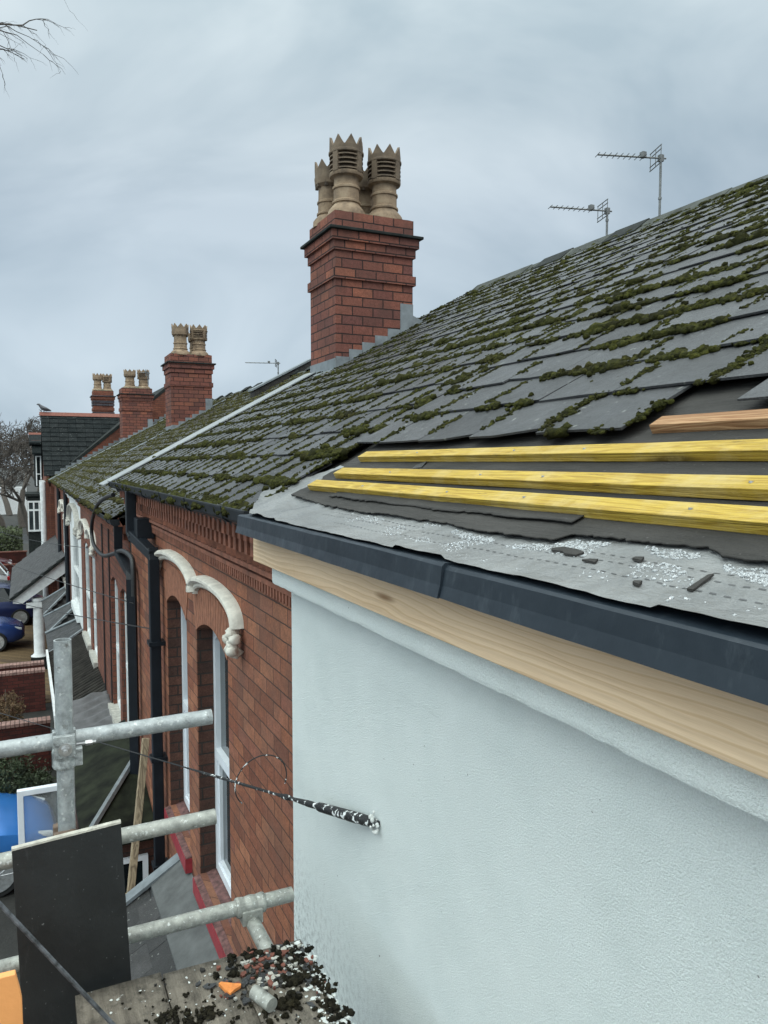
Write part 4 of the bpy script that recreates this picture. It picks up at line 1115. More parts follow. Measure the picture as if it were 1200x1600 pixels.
# ------------------------------------------------------------------ bays and porches along the fronts
def hipped(name, label, y0, y1, xo, zw, ze, mat, wallmat='white_paint', hip=.6, slm=None, rib=None, cat='porch roof', far_hip=True, body=True, xi=None):
    P = thing(name, label, cat, ((xo + XB) / 2, (y0 + y1) / 2, GZ)); xw = XB - .003
    h2 = hip if far_hip else 0
    A, B_, C_, D_ = (xo, y0, ze), (xw, y0 + hip, zw), (xw, y1 - h2, zw), (xo, y1, ze)
    b = MB(); E1, E2 = (xw, y0, ze), (xw, y1, ze)
    b.add([A, B_, C_, D_, E1, E2, (A[0], A[1], ze - .07), (E1[0], E1[1], ze - .07), (E2[0], E2[1], ze - .07), (D_[0], D_[1], ze - .07)],
          [(0, 1, 2, 3), (0, 4, 1), (3, 2, 5), (0, 3, 9, 6), (0, 6, 7, 4), (3, 5, 8, 9), (6, 9, 8, 7)])
    rf = b.build('roof', mat, P)
    if rib:                                     # raised ribs running down the slope
        rb = MB(); y = y0 + .1
        while y < y1 - .05:
            rb.tube([(xo + .0, y, ze + .012), (xw, y, zw + .012)], .022, 6); y += rib
        rb.build('ribs', mat, rf)
    if slm:
        sb = MB(); r2 = random.Random(int(y0 * 10)); n = max(4, int((xw - xo) / .11))
        for i in range(n):
            t0, t1 = i / n, min(1, (i + 1.5) / n); xa, xc = xo + (xw - xo) * t0, xo + (xw - xo) * t1; za, zc = ze + (zw - ze) * t0, ze + (zw - ze) * t1
            ya, yb = y0 + hip * t0, y1 - h2 * t0; y = ya
            while y < yb - .02:
                yy = min(y + .26, yb); sb.cur = r2.random()
                vs = [(xa, y, za + .016), (xc, y, zc + .008), (xc, yy - .006, zc + .008), (xa, yy - .006, za + .016)]
                sb.hexa(vs + [(p, q, z + .008) for p, q, z in vs]); y += .26
        sb.build('slates', slm, rf)
    if hip:
        hb = MB(); hb.tube([Vector(A) + Vector((0, 0, .02)), Vector(B_) + Vector((0, 0, .03))], .035, 6)
        if far_hip: hb.tube([Vector(D_) + Vector((0, 0, .02)), Vector(C_) + Vector((0, 0, .03))], .035, 6)
        hb.build('hip', 'lead', rf)
    if body:
        xb_ = xi if xi else xo + .12
        wb = MB(); wb.box(xb_, XB - .005, y0 + .12, y1 - .12, GZ, ze - .075); wo_ = wb.build('bay_wall', wallmat, P)
        fr = MB(); ya = y0 + .117
        fr.ring([(xb_ + .06, ze - 1.7), (XB - .08, ze - 1.7), (XB - .08, ze - .25), (xb_ + .06, ze - .25)], [(xb_ + .11, ze - 1.65), (XB - .13, ze - 1.65), (XB - .13, ze - .30), (xb_ + .11, ze - .30)], 'Y', ya - .03, ya)
        fo = fr.build('window_frame', 'white_upvc', P)
        gb = MB(); gb.box(xb_ + .10, XB - .12, ya - .014, ya - .008, ze - 1.66, ze - .29); gb.build('pane', 'glass_dark', fo)
    return P
P1 = hipped('porch_roof', 'dark mossy hipped bay roof with a grey hip strip beside the leaning timber', 7.25, 9.75, .40, -3.16, -3.46, 'poly', hip=1.25, far_hip=False, wallmat='brick_rev')
P2 = thing('porch_roof', 'pale grey wavy flat felt roof between the dark bay and the ribbed roof', 'porch roof', (.7, 10.8, GZ))
b = MB(); b.grid(lambda u, v: (.42 + (XB - .423) * u, 9.8 + 2.15 * v, -3.50 + .10 * u + .022 * math.sin(v * 40 + 2 * math.sin(u * 5)) + .02 * noise.noise(Vector((u * 4, v * 9, 3)))), 16, 120)
o_ = b.build('roof', 'wavy_felt', P2, smooth=True); s_ = o_.modifiers.new('solid', 'SOLIDIFY'); s_.thickness = .06; s_.offset = -1
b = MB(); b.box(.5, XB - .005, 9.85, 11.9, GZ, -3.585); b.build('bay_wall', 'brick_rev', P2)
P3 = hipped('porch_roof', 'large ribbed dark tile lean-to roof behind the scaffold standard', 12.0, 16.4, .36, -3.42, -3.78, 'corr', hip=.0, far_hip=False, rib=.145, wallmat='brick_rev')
b = MB(); b.box(.325, .365, 12.0, 16.4, -3.80, -3.70); b.build('verge_board', 'white_paint', P3)
P4 = hipped('porch_roof', 'small plain grey bay roof with a mossy patch beyond the ribbed roof', 16.6, 18.7, .38, -3.52, -3.86, 'slate_porch', hip=.4)
P5 = hipped('porch_roof', 'nearer of the two small hipped slate bay roofs', 18.95, 21.2, .40, -3.5, -3.95, 'slate_porch', slm='slate_porch', hip=.75)
P6 = hipped('porch_roof', 'further of the two small hipped slate bay roofs, beside the white pediment', 21.4, 23.6, .40, -3.45, -3.95, 'slate_porch', slm='slate_porch', hip=.75)
PO = thing('porch', 'big slate porch with white pediment board and round white column', 'porch', (.3, 26, GZ))
zp = lambda x: -2.72 - 0.78 * (XB - x)
b = MB(); b.prism([(-.42, zp(-.42)), (XB - .004, zp(XB)), (XB - .004, zp(XB) - .09), (-.42, zp(-.42) - .09)], 'Y', 23.9, 31.0); prf = b.build('roof', 'ridge_dark', PO)
b = MB(); r2 = random.Random(1); n = 13
for i in range(n):
    xa = -.43 + i * (1.47 / n); xc = xa + 1.6 / n; y = 23.88 + (i % 2) * .15
    while y < 31:
        b.cur = r2.random(); vs = [(xa, y, zp(xa) + .022), (xc, y, zp(xc) + .010), (xc, y + .29, zp(xc) + .010), (xa, y + .29, zp(xa) + .022)]
        b.hexa(vs + [(p, q, z + .008) for p, q, z in vs]); y += .3
b.build('slates', 'slate_porch', prf)
b = MB(); b.prism([(-.34, zp(-.34) - .095), (XB - .01, zp(XB) - .095), (XB - .01, zp(XB) - .5), (-.1, zp(-.34) - .22), (-.34, zp(-.34) - .2)], 'Y', 24.0, 24.12); b.build('pediment', 'white_paint', PO)
b = MB(); b.box(.0, XB - .01, 24.02, 24.35, zp(-.34) - .36, zp(-.34) - .22); b.build('beam', 'white_paint', PO)
b = MB(); b.lathe([(.24, 0), (.24, .35), (.19, .38), (.15, .44), (.155, 1.2), (.135, 1.92), (.18, 1.97), (.18, 2.04)], (.32, 24.2, -5.96 + .0), 18); b.build('column', 'white_paint', PO, smooth=True)
b = MB(); b.box(.08, .56, 23.96, 24.44, GZ, -5.62); b.build('plinth', 'ridge_dark', PO)
# ================================================================== TV AERIALS
def aerial(base, zt, head_dir, length, label, nel=9, r=.010):
    A = thing('tv_aerial', label, 'aerial', base)
    x, y, z = base; d = Vector(head_dir).normalized(); s = Vector((d.y, -d.x, 0))
    b = MB(); b.tube([(x, y, z - .05), (x, y, zt)], r * 1.1, 8); b.tube([(x, y, z + .18), (x, y, z + .20)], r * 1.6, 8); b.build('mast', 'alu', A)
    top = Vector((x, y, zt - .01)); e = top + d * length + Vector((0, 0, .02 * length))
    b = MB(); b.tube([top - d * .05, e], r * .8, 6); b.box(top.x - .02, top.x + .02, top.y - .02, top.y + .02, top.z - .03, top.z + .03)
    m_ = top + d * .17 * length / .6; b.box(m_.x - .022, m_.x + .022, m_.y - .022, m_.y + .022, m_.z, m_.z + .05); b.build('boom', 'alu', A)
    b = MB()
    for i in range(nel):
        p = top + (e - top) * (.28 + .72 * i / (nel - 1)); ln = .075 * (1.0 - .25 * i / nel) * length / .6
        b.tube([p - s * ln, p + s * ln], r * .34, 5)
    b.build('director', 'alu', A)
    b = MB()
    for dz in (-.06, .06):
        for k in (-.018, .018):
            p = top + d * .05 + Vector((0, 0, dz + k)); b.tube([p - s * .12, p + s * .12], r * .5, 5)
    for sg in (-.11, 0, .11):
        p = top + d * .05 + s * sg; b.tube([p + Vector((0, 0, -.08)), p + Vector((0, 0, .08))], r * .4, 5)
    b.build('reflector', 'alu', A); return A
aerial((5.40, 5.49, 2.24), 2.80, (-.94, .34, 0), .60, 'taller tv aerial on the right of the ridge, above a dark capping')
aerial((5.40, 6.20, 2.24), 2.53, (-.96, .28, 0), .60, 'shorter tv aerial on the ridge, left of the taller one')
aerial((5.40, 17.2, 1.86), 2.28, (-.9, .44, 0), .75, 'tiny far tv aerial on the lower ridge left of the big chimney', 6, .013)
aerial((2.95, 20.3, 2.0), 2.26, (-1, .1, 0), .18, 'small bracket aerial on the left of the middle chimney', 4, .012)

# ================================================================== SCAFFOLD
SCF = thing('scaffold', 'galvanised tube scaffold end with one standard and three rails', 'scaffold', (.09, 2.38, GZ))
def gtube(p0, p1, mat, name, r=.0242):
    mb = MB(); p0, p1 = Vector(p0), Vector(p1); d = (p1 - p0).normalized(); n = 20
    mb.tube([p0, p1], r, 24, False); L_ = (p1 - p0).length
    up = Vector((0, 0, 1)) if abs(d.z) < .9 else Vector((0, 1, 0)); u = d.cross(up).normalized(); w_ = u.cross(d).normalized()
    for (c, sg) in ((p0, -1), (p1, 1)):              # open ends with wall thickness
        vs = []; k = 24
        for (rr, off) in ((r, 0), (r - .004, 0), (r - .004, -.18)):
            for i in range(k):
                a = 2 * math.pi * i / k; vs.append(c + (u * math.cos(a) + w_ * math.sin(a)) * rr + d * sg * off)
        fs = [(i, (i + 1) % k, k + (i + 1) % k, k + i) for i in range(k)] + [(k + i, k + (i + 1) % k, 2 * k + (i + 1) % k, 2 * k + i) for i in range(k)] + [tuple(2 * k + i for i in range(k))]
        mb.add(vs, fs)
    return mb.build(name, mat, SCF, smooth=True)
gtube((.092, 2.38, -.513), (.075, 2.39, GZ), 'galv', 'standard')
gtube((-1.6, 2.432, -.855), (.530, 2.432, -.818), 'galv', 'guard_rail')
gtube((-1.6, 2.432, -1.185), (.537, 2.432, -1.150), 'galv_dirty', 'guard_rail')
gtube((-1.6, 2.452, -1.505), (.803, 2.452, -1.488), 'galv_dirty', 'guard_rail')
gtube((.655, 2.475, -1.535), (.70, 1.0, -1.60), 'galv_dirty', 'ledger')
gtube((.30, 2.10, -1.60), (.78, 2.10, -1.60), 'galv_dirty', 'transom')
gtube((.02, .6, -1.572), (.90, .6, -1.572), 'galv_dirty', 'transom')
gtube((-1.6, 2.38, -.5), (-1.6, 2.38, GZ), 'galv', 'standard')
def coupler(c, mat, flip=1):
    """right-angle coupler: a band round each tube, bolts with nuts and washers"""
    x, y, z = c; mb = MB(); r = .0242
    mb.lathe([(r + .001, -.028), (r + .007, -.028), (r + .009, -.02), (r + .007, .0), (r + .009, .02), (r + .007, .028), (r + .001, .028)], (x, y, z - .035), 22)
    mb.lathe([(r + .001, -.028), (r + .007, -.028), (r + .009, -.02), (r + .007, .0), (r + .009, .02), (r + .007, .028), (r + .001, .028)], (x + .005, y + .052, z), 22, 'X')
    mb.box(x - .03, x + .035, y + .012, y + .040, z - .045, z + .040)
    mb.box(x - .030, x + .030, y - .040, y - .022, z + .012, z + .042)
    mb.box(x + .024, x + .05, y - .012, y + .016, z - .062, z - .010)
    mb.box(x - .028, x + .03, y - .038, y + .0, z - .026, z + .020)
    o = mb.build('coupler', mat, SCF); bevel(o, .003)
    bb = MB(); bb.lathe([(.019, 0), (.019, .004)], (x + .002, y - .044, z + .002), 16, 'Y'); bb.lathe([(.012, -.012), (.012, .0)], (x + .002, y - .044, z + .002), 6, 'Y'); bb.lathe([(.0065, -.026), (.0065, -.01)], (x + .002, y - .044, z + .002), 10, 'Y')
    bb.build('bolt', 'steel', o)
    bb = MB(); bb.lathe([(.009, 0), (.009, .02)], (x + .06, y + .03, z - .01), 6, 'X'); bb.lathe([(.005, -.03), (.005, .03)], (x + .06, y + .03, z - .01), 8, 'X')
    bb.build('bolt', 'steel', o); return o
coupler((.088, 2.38, -.826), 'zinc')
coupler((.083, 2.384, -1.112), 'rust')
b = MB(); b.lathe([(.025, -.05), (.031, -.05), (.033, -.04), (.030, -.02), (.033, 0), (.030, .02), (.033, .04), (.031, .05), (.025, .05)], (.655, 2.452, -1.490), 22, 'X'); b.box(.62, .69, 2.415, 2.47, -1.54, -1.49)
bevel(b.build('coupler', 'galv_dirty', SCF), .004)

# boards underfoot
for i, (xa, xc, y1, lab) in enumerate(((.095, .331, 2.262, 'left scaffold board underfoot, beside the black panel'), (.336, .541, 2.250, 'middle scaffold board with an orange chip on it'), (.545, .758, 2.236, 'right scaffold board nearest the white wall, splashed and mossy'))):
    b = MB(); n = 30
    b.grid(lambda u, v: (xa + (xc - xa) * u, -1.5 + (y1 + 1.5) * v, -1.512 + .004 * noise.noise(Vector((u * 2 + i * 9, v * 8, 1)))), 6, 60)
    o = b.build('scaffold_board', 'sboard', smooth=True); s_ = o.modifiers.new('solid', 'SOLIDIFY'); s_.thickness = .038; s_.offset = -1
    tag(o, lab, 'board', 'scaffold boards of the working platform')
b = MB(); b.box(-.62, .09, -1.5, 1.45, -1.55, -1.512); tag(b.build('scaffold_board', 'sboard'), 'wide boarded section behind the black panel, out of shot', 'board', 'scaffold boards of the working platform')
# black panel hung on the end rails
b = MB(); pts = [(-.055, -1.072), (.232, -1.052), (.268, -1.95), (-.03, -1.95)]
b.prism(pts, 'Y', 2.296, 2.308); bp = b.build('board_panel', 'blackboard')
tag(bp, 'matt black sheet standing against the scaffold rails', 'board')
b = MB(); b.prism([(-.0555, -1.0715), (.2325, -1.0515), (.2325, -1.0455), (-.0555, -1.0655)], 'Y', 2.295, 2.312); b.build('edge', 'edge_pale', bp)
# orange panel
b = MB(); b.prism([(-.42, -1.168), (-.046, -1.172), (-.0375, -1.216), (-.034, -1.24), (-.028, -1.9), (-.42, -1.9)], 'Y', 1.888, 1.908)
o = b.build('board_panel', 'orange'); bevel(o, .002); tag(o, 'orange sheet at the lower left corner in front of the black one', 'board')
# grey cable across the black panel
def curve(p0, p1, sag, n=24, side=0):
    p0, p1 = Vector(p0), Vector(p1); return [p0 + (p1 - p0) * (i / n) + Vector((side * math.sin(math.pi * i / n), 0, -sag * 4 * (i / n) * (1 - i / n))) for i in range(n + 1)]
b = MB(); b.tube(curve((-.5, 2.16, -.50), (.45, 2.05, -1.90), .0), .0062, 8); tag(b.build('cable', 'wire_grey', smooth=True), 'worn grey cable slanting across the black sheet', 'cable')

# debris on the boards
rg = random.Random(5); I = np.eye(3)
bl = Blobs()
def pile(n, cx, cy, sx, sy, r0, r1, mat=None):
    for _ in range(n):
        x, y = rg.gauss(cx, sx), rg.gauss(cy, sy)
        if .10 < x < .775 and y < 2.245:
            r = rg.uniform(r0, r1) * .8
            for _k in range(3):
                bl.add((x + rg.gauss(0, r * .7), y + rg.gauss(0, r * .7), -1.510 + r * .35 * rg.uniform(.5, 1.6)), I, (r * rg.uniform(.3, 1.1), r * rg.uniform(.3, 1.1), r * rg.uniform(.25, .8)), 3 if r > .008 else 2, None, rg)
pile(46, .60, 2.19, .065, .035, .003, .016); pile(26, .70, 2.17, .035, .04, .003, .015); pile(30, .64, 2.03, .09, .08, .002, .010); pile(16, .635, 1.96, .012, .016, .006, .018); pile(16, .672, 2.06, .014, .018, .006, .020); pile(8, .57, 1.93, .012, .02, .005, .012); pile(30, .30, 2.0, .12, .12, .002, .006)
pile(60, .40, 2.0, .15, .13, .002, .007); pile(22, .41, 2.02, .02, .02, .004, .013); pile(22, .325, 2.05, .02, .02, .004, .011); pile(70, .74, 1.95, .02, .12, .004, .014)
tag(bl.build('moss_debris', 'moss_dead'), kind='stuff')
def flakes(n, fx, r0, r1, th, name, mat):
    b = MB()
    for _ in range(n):
        x, y = fx()
        if not (.11 < x < .77 and y < 2.23): continue
        r = rg.uniform(r0, r1); k = rg.choice((5, 6, 7, 8)); st = rg.uniform(.5, 1.0); ro = rg.uniform(0, 3.14); t = th * rg.uniform(.6, 1.4)
        tx, ty = rg.gauss(0, .16), rg.gauss(0, .16); lo = []
        for i in range(k):
            a = 2 * math.pi * i / k + rg.uniform(-.3, .3); q = r * rg.uniform(.55, 1.1)
            u, v = q * math.cos(a), q * st * math.sin(a); uu, vv = u * math.cos(ro) - v * math.sin(ro), u * math.sin(ro) + v * math.cos(ro)
            lo.append((x + uu, y + vv, -1.5105 + (max(0, uu * tx + vv * ty) if th > .002 else 0)))
        b.cur = rg.random()
        b.add(lo + [(p, q, z + t) for p, q, z in lo], [tuple(range(k))[::-1], tuple(range(k, 2 * k))] + [(i, (i + 1) % k, (i + 1) % k + k, i + k) for i in range(k)])
    return tag(b.build(name, mat), kind='stuff')
edge = lambda: (rg.gauss(.735, .022), rg.uniform(1.80, 2.23))
anyw = lambda: (rg.uniform(.13, .76), rg.uniform(1.82, 2.23))
heap = lambda: (rg.gauss(.62, .07), rg.gauss(2.13, .07))
flakes(260, edge, .002, .012, .0012, 'plaster_splashes', 'paintdrop'); flakes(150, anyw, .0012, .006, .001, 'plaster_splashes', 'paintdrop')
flakes(80, heap, .004, .020, .004, 'slate_chips', 'slate'); flakes(60, heap, .004, .013, .007, 'mortar_crumbs', 'stone'); flakes(60, heap, .004, .015, .006, 'brick_crumbs', 'terra'); flakes(80, heap, .003, .014, .005, 'rubble', 'felt'); flakes(40, anyw, .002, .007, .003, 'rubble', 'felt')
b = MB(); b.prism([(.472, 2.122), (.480, 2.126), (.512, 2.104), (.530, 2.094), (.528, 2.087), (.508, 2.078), (.492, 2.066), (.482, 2.088)], 'Z', -1.508, -1.499); o = b.build('tile_chip', 'orange_chip'); tag(o, 'small orange broken tile chip on the board', 'tile chip')
b = MB(); b.tube([(.552, 2.03, -1.490), (.580, 1.955, -1.488)], .019, 16); tag(b.build('tube_offcut', 'galv_dirty', smooth=True), 'short splashed tube offcut lying on the board', 'tube')

# telephone drop wire with its paint splashed anchor on the white wall
TW = thing('drop_wire', 'black drop wire with a paint splashed anchor fixed to the white wall', 'wire', (.985, 2.165, -1.15))
P0, P1 = Vector((.990, 2.180, -1.155)), Vector((-.30, 9.0, -2.66))
pt = lambda t: P0 + (P1 - P0) * t
b = MB(); b.tube([pt(t) for t in np.linspace(.03, 1.0, 30)] + [P1 + (P1 - P0) * .5], .0033, 6); b.build('wire', 'wire', TW)
b = MB(); b.tube([pt(-.004), pt(.004), pt(.012), pt(.048), pt(.052)], [.010, .0165, .0185, .0165, .009], 12); b.tube([pt(.046), pt(.060), pt(.075), pt(.08)], [.011, .012, .007, .0075], 10)
b.tube([pt(.08), pt(.084), pt(.088), pt(.094)], [.010, .012, .009, .006], 8)
b.build('anchor', 'splashed', TW, smooth=True)
b = MB(); b.tube([pt(.094), pt(.13), pt(.19), pt(.23)], [.0055, .0062, .0062, .004], 8); b.build('dead_end_grip', 'splashed', TW, smooth=True)
b = MB(); c = pt(.115) + Vector((0, 0, .035)); R_ = .105; hv = Vector((-.9, .43, 0))
b.tube([c + hv * (R_ * math.cos(a)) + Vector((0, 0, R_ * math.sin(a) - .03 * math.cos(a))) for a in np.linspace(-.75, 3.5, 40)], .0026, 6)
b.build('spare_loop', 'splashed', TW, smooth=True)
bl = Blobs()
for _ in range(22):
    q = pt(.0) + Vector((rg.gauss(-.004, .004), rg.gauss(0, .016), rg.gauss(0, .016))); r = rg.uniform(.003, .009); bl.add(q, I, (r, r, r), 1, None, rg)
bl.build('plaster_lump', 'paintdrop', TW)['kind'] = 'stuff'
# black cable loop on the front by the second gutter
b = MB(); pts = [(.90, 8.9, -.36), (.88, 9.6, -.42), (.86, 10.6, -.58), (.85, 11.3, -.88), (.86, 11.2, -1.12), (.90, 10.4, -1.19), (.93, 9.4, -1.07), (.94, 8.6, -.95), (.95, 7.95, -.93), (.95, 7.75, -1.0), (.95, 7.72, -1.3)]
def smooth_path(p, n=6):
    out = []; p = [Vector(q) for q in p]
    for i in range(len(p) - 1):
        a = p[max(i - 1, 0)]; b_ = p[i]; c_ = p[i + 1]; d = p[min(i + 2, len(p) - 1)]
        for k in range(n):
            t = k / n; out.append(.5 * ((2 * b_) + (c_ - a) * t + (2 * a - 5 * b_ + 4 * c_ - d) * t * t + (3 * b_ - a - 3 * c_ + d) * t ** 3))
    return out + [p[-1]]
b.tube(smooth_path(pts), .025, 10); tag(b.build('cable', 'wire', smooth=True), 'thick black cable looping from the gutter end to the second downpipe', 'cable')
for i, (a, c, sag, lab) in enumerate((((.98, 8.0, -1.42), (-.9, 24.0, -2.6), .05, 'upper thin wire running from the second downpipe along the fronts'), ((.98, 6.9, -1.46), (-.8, 22.0, -3.4), .05, 'lower thin wire tied off at the first downpipe'),
                                       ((1.0, 14.3, -1.5), (-1.2, 34, -2.6), .1, 'far thin wire crossing in front of the white painted house'))):
    b = MB(); b.tube(curve(a, c, sag), .006, 5); tag(b.build('overhead_wire', 'wire'), lab, 'wire')
b = MB(); b.tube([(1.045, 9.6 + 1.5, -.9), (1.045, 11.1, GZ)], .010, 6); b.tube([(1.04, 12.0, -.9), (1.04, 12.0, GZ)], .012, 6); b.build('wall_cable', 'wire', HC1)

# leaning timber, stacked timber, dark bin shape and old white window frame at the house fronts
b = MB(); b.tube([(.93, 6.95, -2.45), (.66, 6.55, -4.2), (.60, 6.5, -5.99)], .042, 4, True, math.pi / 4); o = b.build('timber_post', 'timber_grey'); bevel(o, .004); tag(o, 'weathered timber leaning beside the black downpipe', 'timber')
b = MB()
for i in range(6):
    b.tube([(.62 + .05 * (i % 3), 6.35 + .06 * i, -3.62 - .01 * i), (.50 + .045 * (i % 3), 5.99 + .06 * i, -4.9)], .034, 4, True, math.pi / 4)
tag(b.build('timber_stack', 'timber_stack'), 'bundle of sawn timber propped behind the grey lean-to roof', 'timber')
WF = thing('window_unit', 'white framed opened window in front of the blue car', 'window', (.1, 7.2, -4.0))
zf0, zf1, xf0, xf1, yf = -4.0, -2.845, -.118, .232, 7.2
b = MB(); b.ring([(xf0, zf0), (xf1, zf0), (xf1, zf1), (xf0, zf1)], [(xf0 + .055, zf0 + .05), (xf1 - .03, zf0 + .05), (xf1 - .03, zf1 - .05), (xf0 + .05, zf1 - .05)], 'Y', yf, yf + .06); bevel(b.build('frame', 'white_upvc', WF), .004)
g = G('clear_glass'); g.set((.9, .93, .95), .02); g.b.inputs['Transmission Weight'].default_value = .9; g.b.inputs['IOR'].default_value = 1.2; M['clear'] = g.m
b = MB(); b.box(xf0 + .045, xf1 - .025, yf + .02, yf + .028, zf0 + .04, zf1 - .045); b.build('pane', 'clear', WF)
b = MB(); b.tube([(xf1, 7.23, -3.3), (.41, 7.5, -3.6)], .018, 6); b.build('hinge_arm', 'white_upvc', WF)

# ================================================================== CARS
def car(name, label, loc, rot, body, kind='hatch', ln=4.1, group=None):
    """nose towards local +X; wheels on the ground at local z = 0"""
    C_ = thing(name, label, 'car', loc, group); C_.rotation_euler = (0, 0, rot)
    O = Vector(loc)
    def pb(mb, nm, mat, parent=C_, smooth=True):
        # meshes are written in local coordinates
        o = mb.build(nm, mat, None, smooth, (0, 0, 0)); o.parent = parent; o.location = (0, 0, 0); return o
    H = ln / 2; W_ = .87
    st = [(-H, .36, .72, .66), (-H + .06, .30, .86, .78), (-H + .35, .24, .94, .85), (-H + .9, .2, .96, W_), (0, .2, .95, W_), (H - 1.35, .2, .93, W_), (H - .75, .22, .88, .85), (H - .32, .26, .78, .80), (H - .08, .32, .66, .70), (H, .38, .56, .56)]
    mb = MB(); k = 14; vs = []
    for (x, z0, z1, hw) in st:
        sec = [(-hw * .86, z0), (-hw * .97, z0 + .08), (-hw, z0 + (z1 - z0) * .45), (-hw * .985, z0 + (z1 - z0) * .75), (-hw * .93, z1 - .035), (-hw * .80, z1), (-hw * .4, z1 + .02)]
        sec = sec + [(-y, z) for y, z in sec[::-1]]
        vs += [(x, y, z) for y, z in sec]
    fs = []
    for i in range(len(st) - 1):
        for j in range(k): fs.append((i * k + j, i * k + (j + 1) % k, (i + 1) * k + (j + 1) % k, (i + 1) * k + j))
    fs += [tuple(range(k))[::-1], tuple((len(st) - 1) * k + j for j in range(k))]
    mb.add(vs, fs); pb(mb, 'body', body)
    # cabin: glasshouse and roof
    back = -H + .12 if kind == 'hatch' else -H + .75
    cab = [(back, .88, .80), (back + .40, 1.38, .60), (-.2, 1.46, .62), (.35, 1.42, .60), (H - 1.15, .90, .76)]
    mb = MB(); rf = MB(); vs = []
    lo = [(back, .80), (back + .28, .81), (-.2, .815), (.6, .81), (H - 1.05, .77)]
    hi = [(back + .34, .58, 1.36), (back + .55, .60, 1.41), (-.2, .61, 1.44), (.30, .60, 1.42), (.62, .57, 1.34)]
    n = len(lo)
    for s in (-1, 1): vs += [(x, s * y, .90) for x, y in lo] + [(x, s * y, z) for x, y, z in hi]
    fs = []
    for i in range(n - 1): fs += [(i, i + 1, n + i + 1, n + i), (2 * n + i + 1, 2 * n + i, 3 * n + i, 3 * n + i + 1)]
    fs += [(0, n, 3 * n, 2 * n), (n - 1, 3 * n - 1, 4 * n - 1, 2 * n - 1)]
    mb.add(vs, fs); pb(mb, 'window_glass', 'car_glass', smooth=False)
    vs = []
    for x, y, z in hi: vs += [(x, -y - .012, z - .01), (x, -y * .8, z + .03), (x, 0, z + .045), (x, y * .8, z + .03), (x, y + .012, z - .01)]
    fs = [(i * 5 + j, i * 5 + j + 1, (i + 1) * 5 + j + 1, (i + 1) * 5 + j) for i in range(n - 1) for j in range(4)]
    rf.add(vs, fs)
    for s in (-1, 1):
        for (i, j) in ((0, 0), (4, 4)): rf.tube([(lo[i][0], s * (lo[i][1] + .006), .9), (hi[j][0], s * (hi[j][1] + .008), hi[j][2])], .035, 6)
        rf.tube([(-.15, s * (lo[2][1] + .004), .9), (-.18, s * (hi[2][1] + .006), 1.43)], .03, 6)
    pb(rf, 'roof', body)
    for x in (-H + .78, H - .82):
        for s in (-1, 1):
            mb = MB(); mb.lathe([(.19, -.09), (.30, -.10), (.32, -.07), (.32, .07), (.30, .10), (.19, .09)], (x, s * (W_ - .095), .32), 26, 'Y'); wh = pb(mb, 'wheel', 'tyre')
            mb = MB(); yy = s * (W_ + .0)
            mb.lathe([(.205, -.008), (.235, -.012), (.235, .012), (.205, .008)], (x, yy, .32), 26, 'Y'); mb.lathe([(.045, -.012), (.045, .014)], (x, yy, .32), 12, 'Y')
            for q in range(10):
                a = q * math.pi / 5; mb.tube([(x + .03 * math.cos(a), yy, .32 + .03 * math.sin(a)), (x + .215 * math.cos(a), yy, .32 + .215 * math.sin(a))], .013, 5)
            pb(mb, 'rim', 'rim', wh)
    for s in (-1, 1):
        mb = MB(); mb.box(-H - .006, -H + .10, s * .70 - .09, s * .70 + .09, .62, .80); bevel(pb(mb, 'tail_light', 'red_light', smooth=False), .02)
        mb = MB(); mb.tube([(H - .30, s * .66, .665), (H - .10, s * .60, .63)], [.085, .06], 12); pb(mb, 'headlight', 'head_light')
        mb = MB(); mb.tube([(.62, s * .84, .95), (.56, s * .98, .97)], [.06, .08], 8); pb(mb, 'mirror', body)
    return C_
m_car('paint_sky_blue', (.04, .19, .55)); m_car('paint_navy', (.016, .024, .085)); m_car('paint_violet', (.026, .055, .19)); m_car('paint_black', (.016, .017, .02)); m_car('paint_maroon', (.09, .012, .016)); m_car('paint_white', (.62, .64, .66))
for k in ('sky_blue', 'navy', 'violet', 'black', 'maroon', 'white'): M['paint_' + k] = bpy.data.materials['paint_' + k]
car('parked_car', 'bright sky blue car just behind the white window frame', (-1.74, 12.3, GZ), R(3), 'paint_sky_blue')
car('parked_car', 'dark navy car with ten spoke alloy wheels and red tail lamp by the white column', (-1.48, 31.6, GZ + .02), R(180), 'paint_navy', 'saloon')
car('parked_car', 'violet blue car nose in front of the navy car', (-2.12, 27.6, GZ + .02), R(0), 'paint_violet')
car('parked_car', 'black car behind the navy car', (-2.2, 36.5, GZ), R(0), 'paint_black')
car('parked_car', 'white car roof further up beyond the black car', (-2.7, 39.5, GZ), R(180), 'paint_white')
car('parked_car', 'maroon car in the far row beside the garden walls', (-2.6, 45.5, GZ), R(0), 'paint_maroon')
car('parked_car', 'dark car under the bare trees across the far road', (-3.2, 66, GZ), R(0), 'paint_navy')

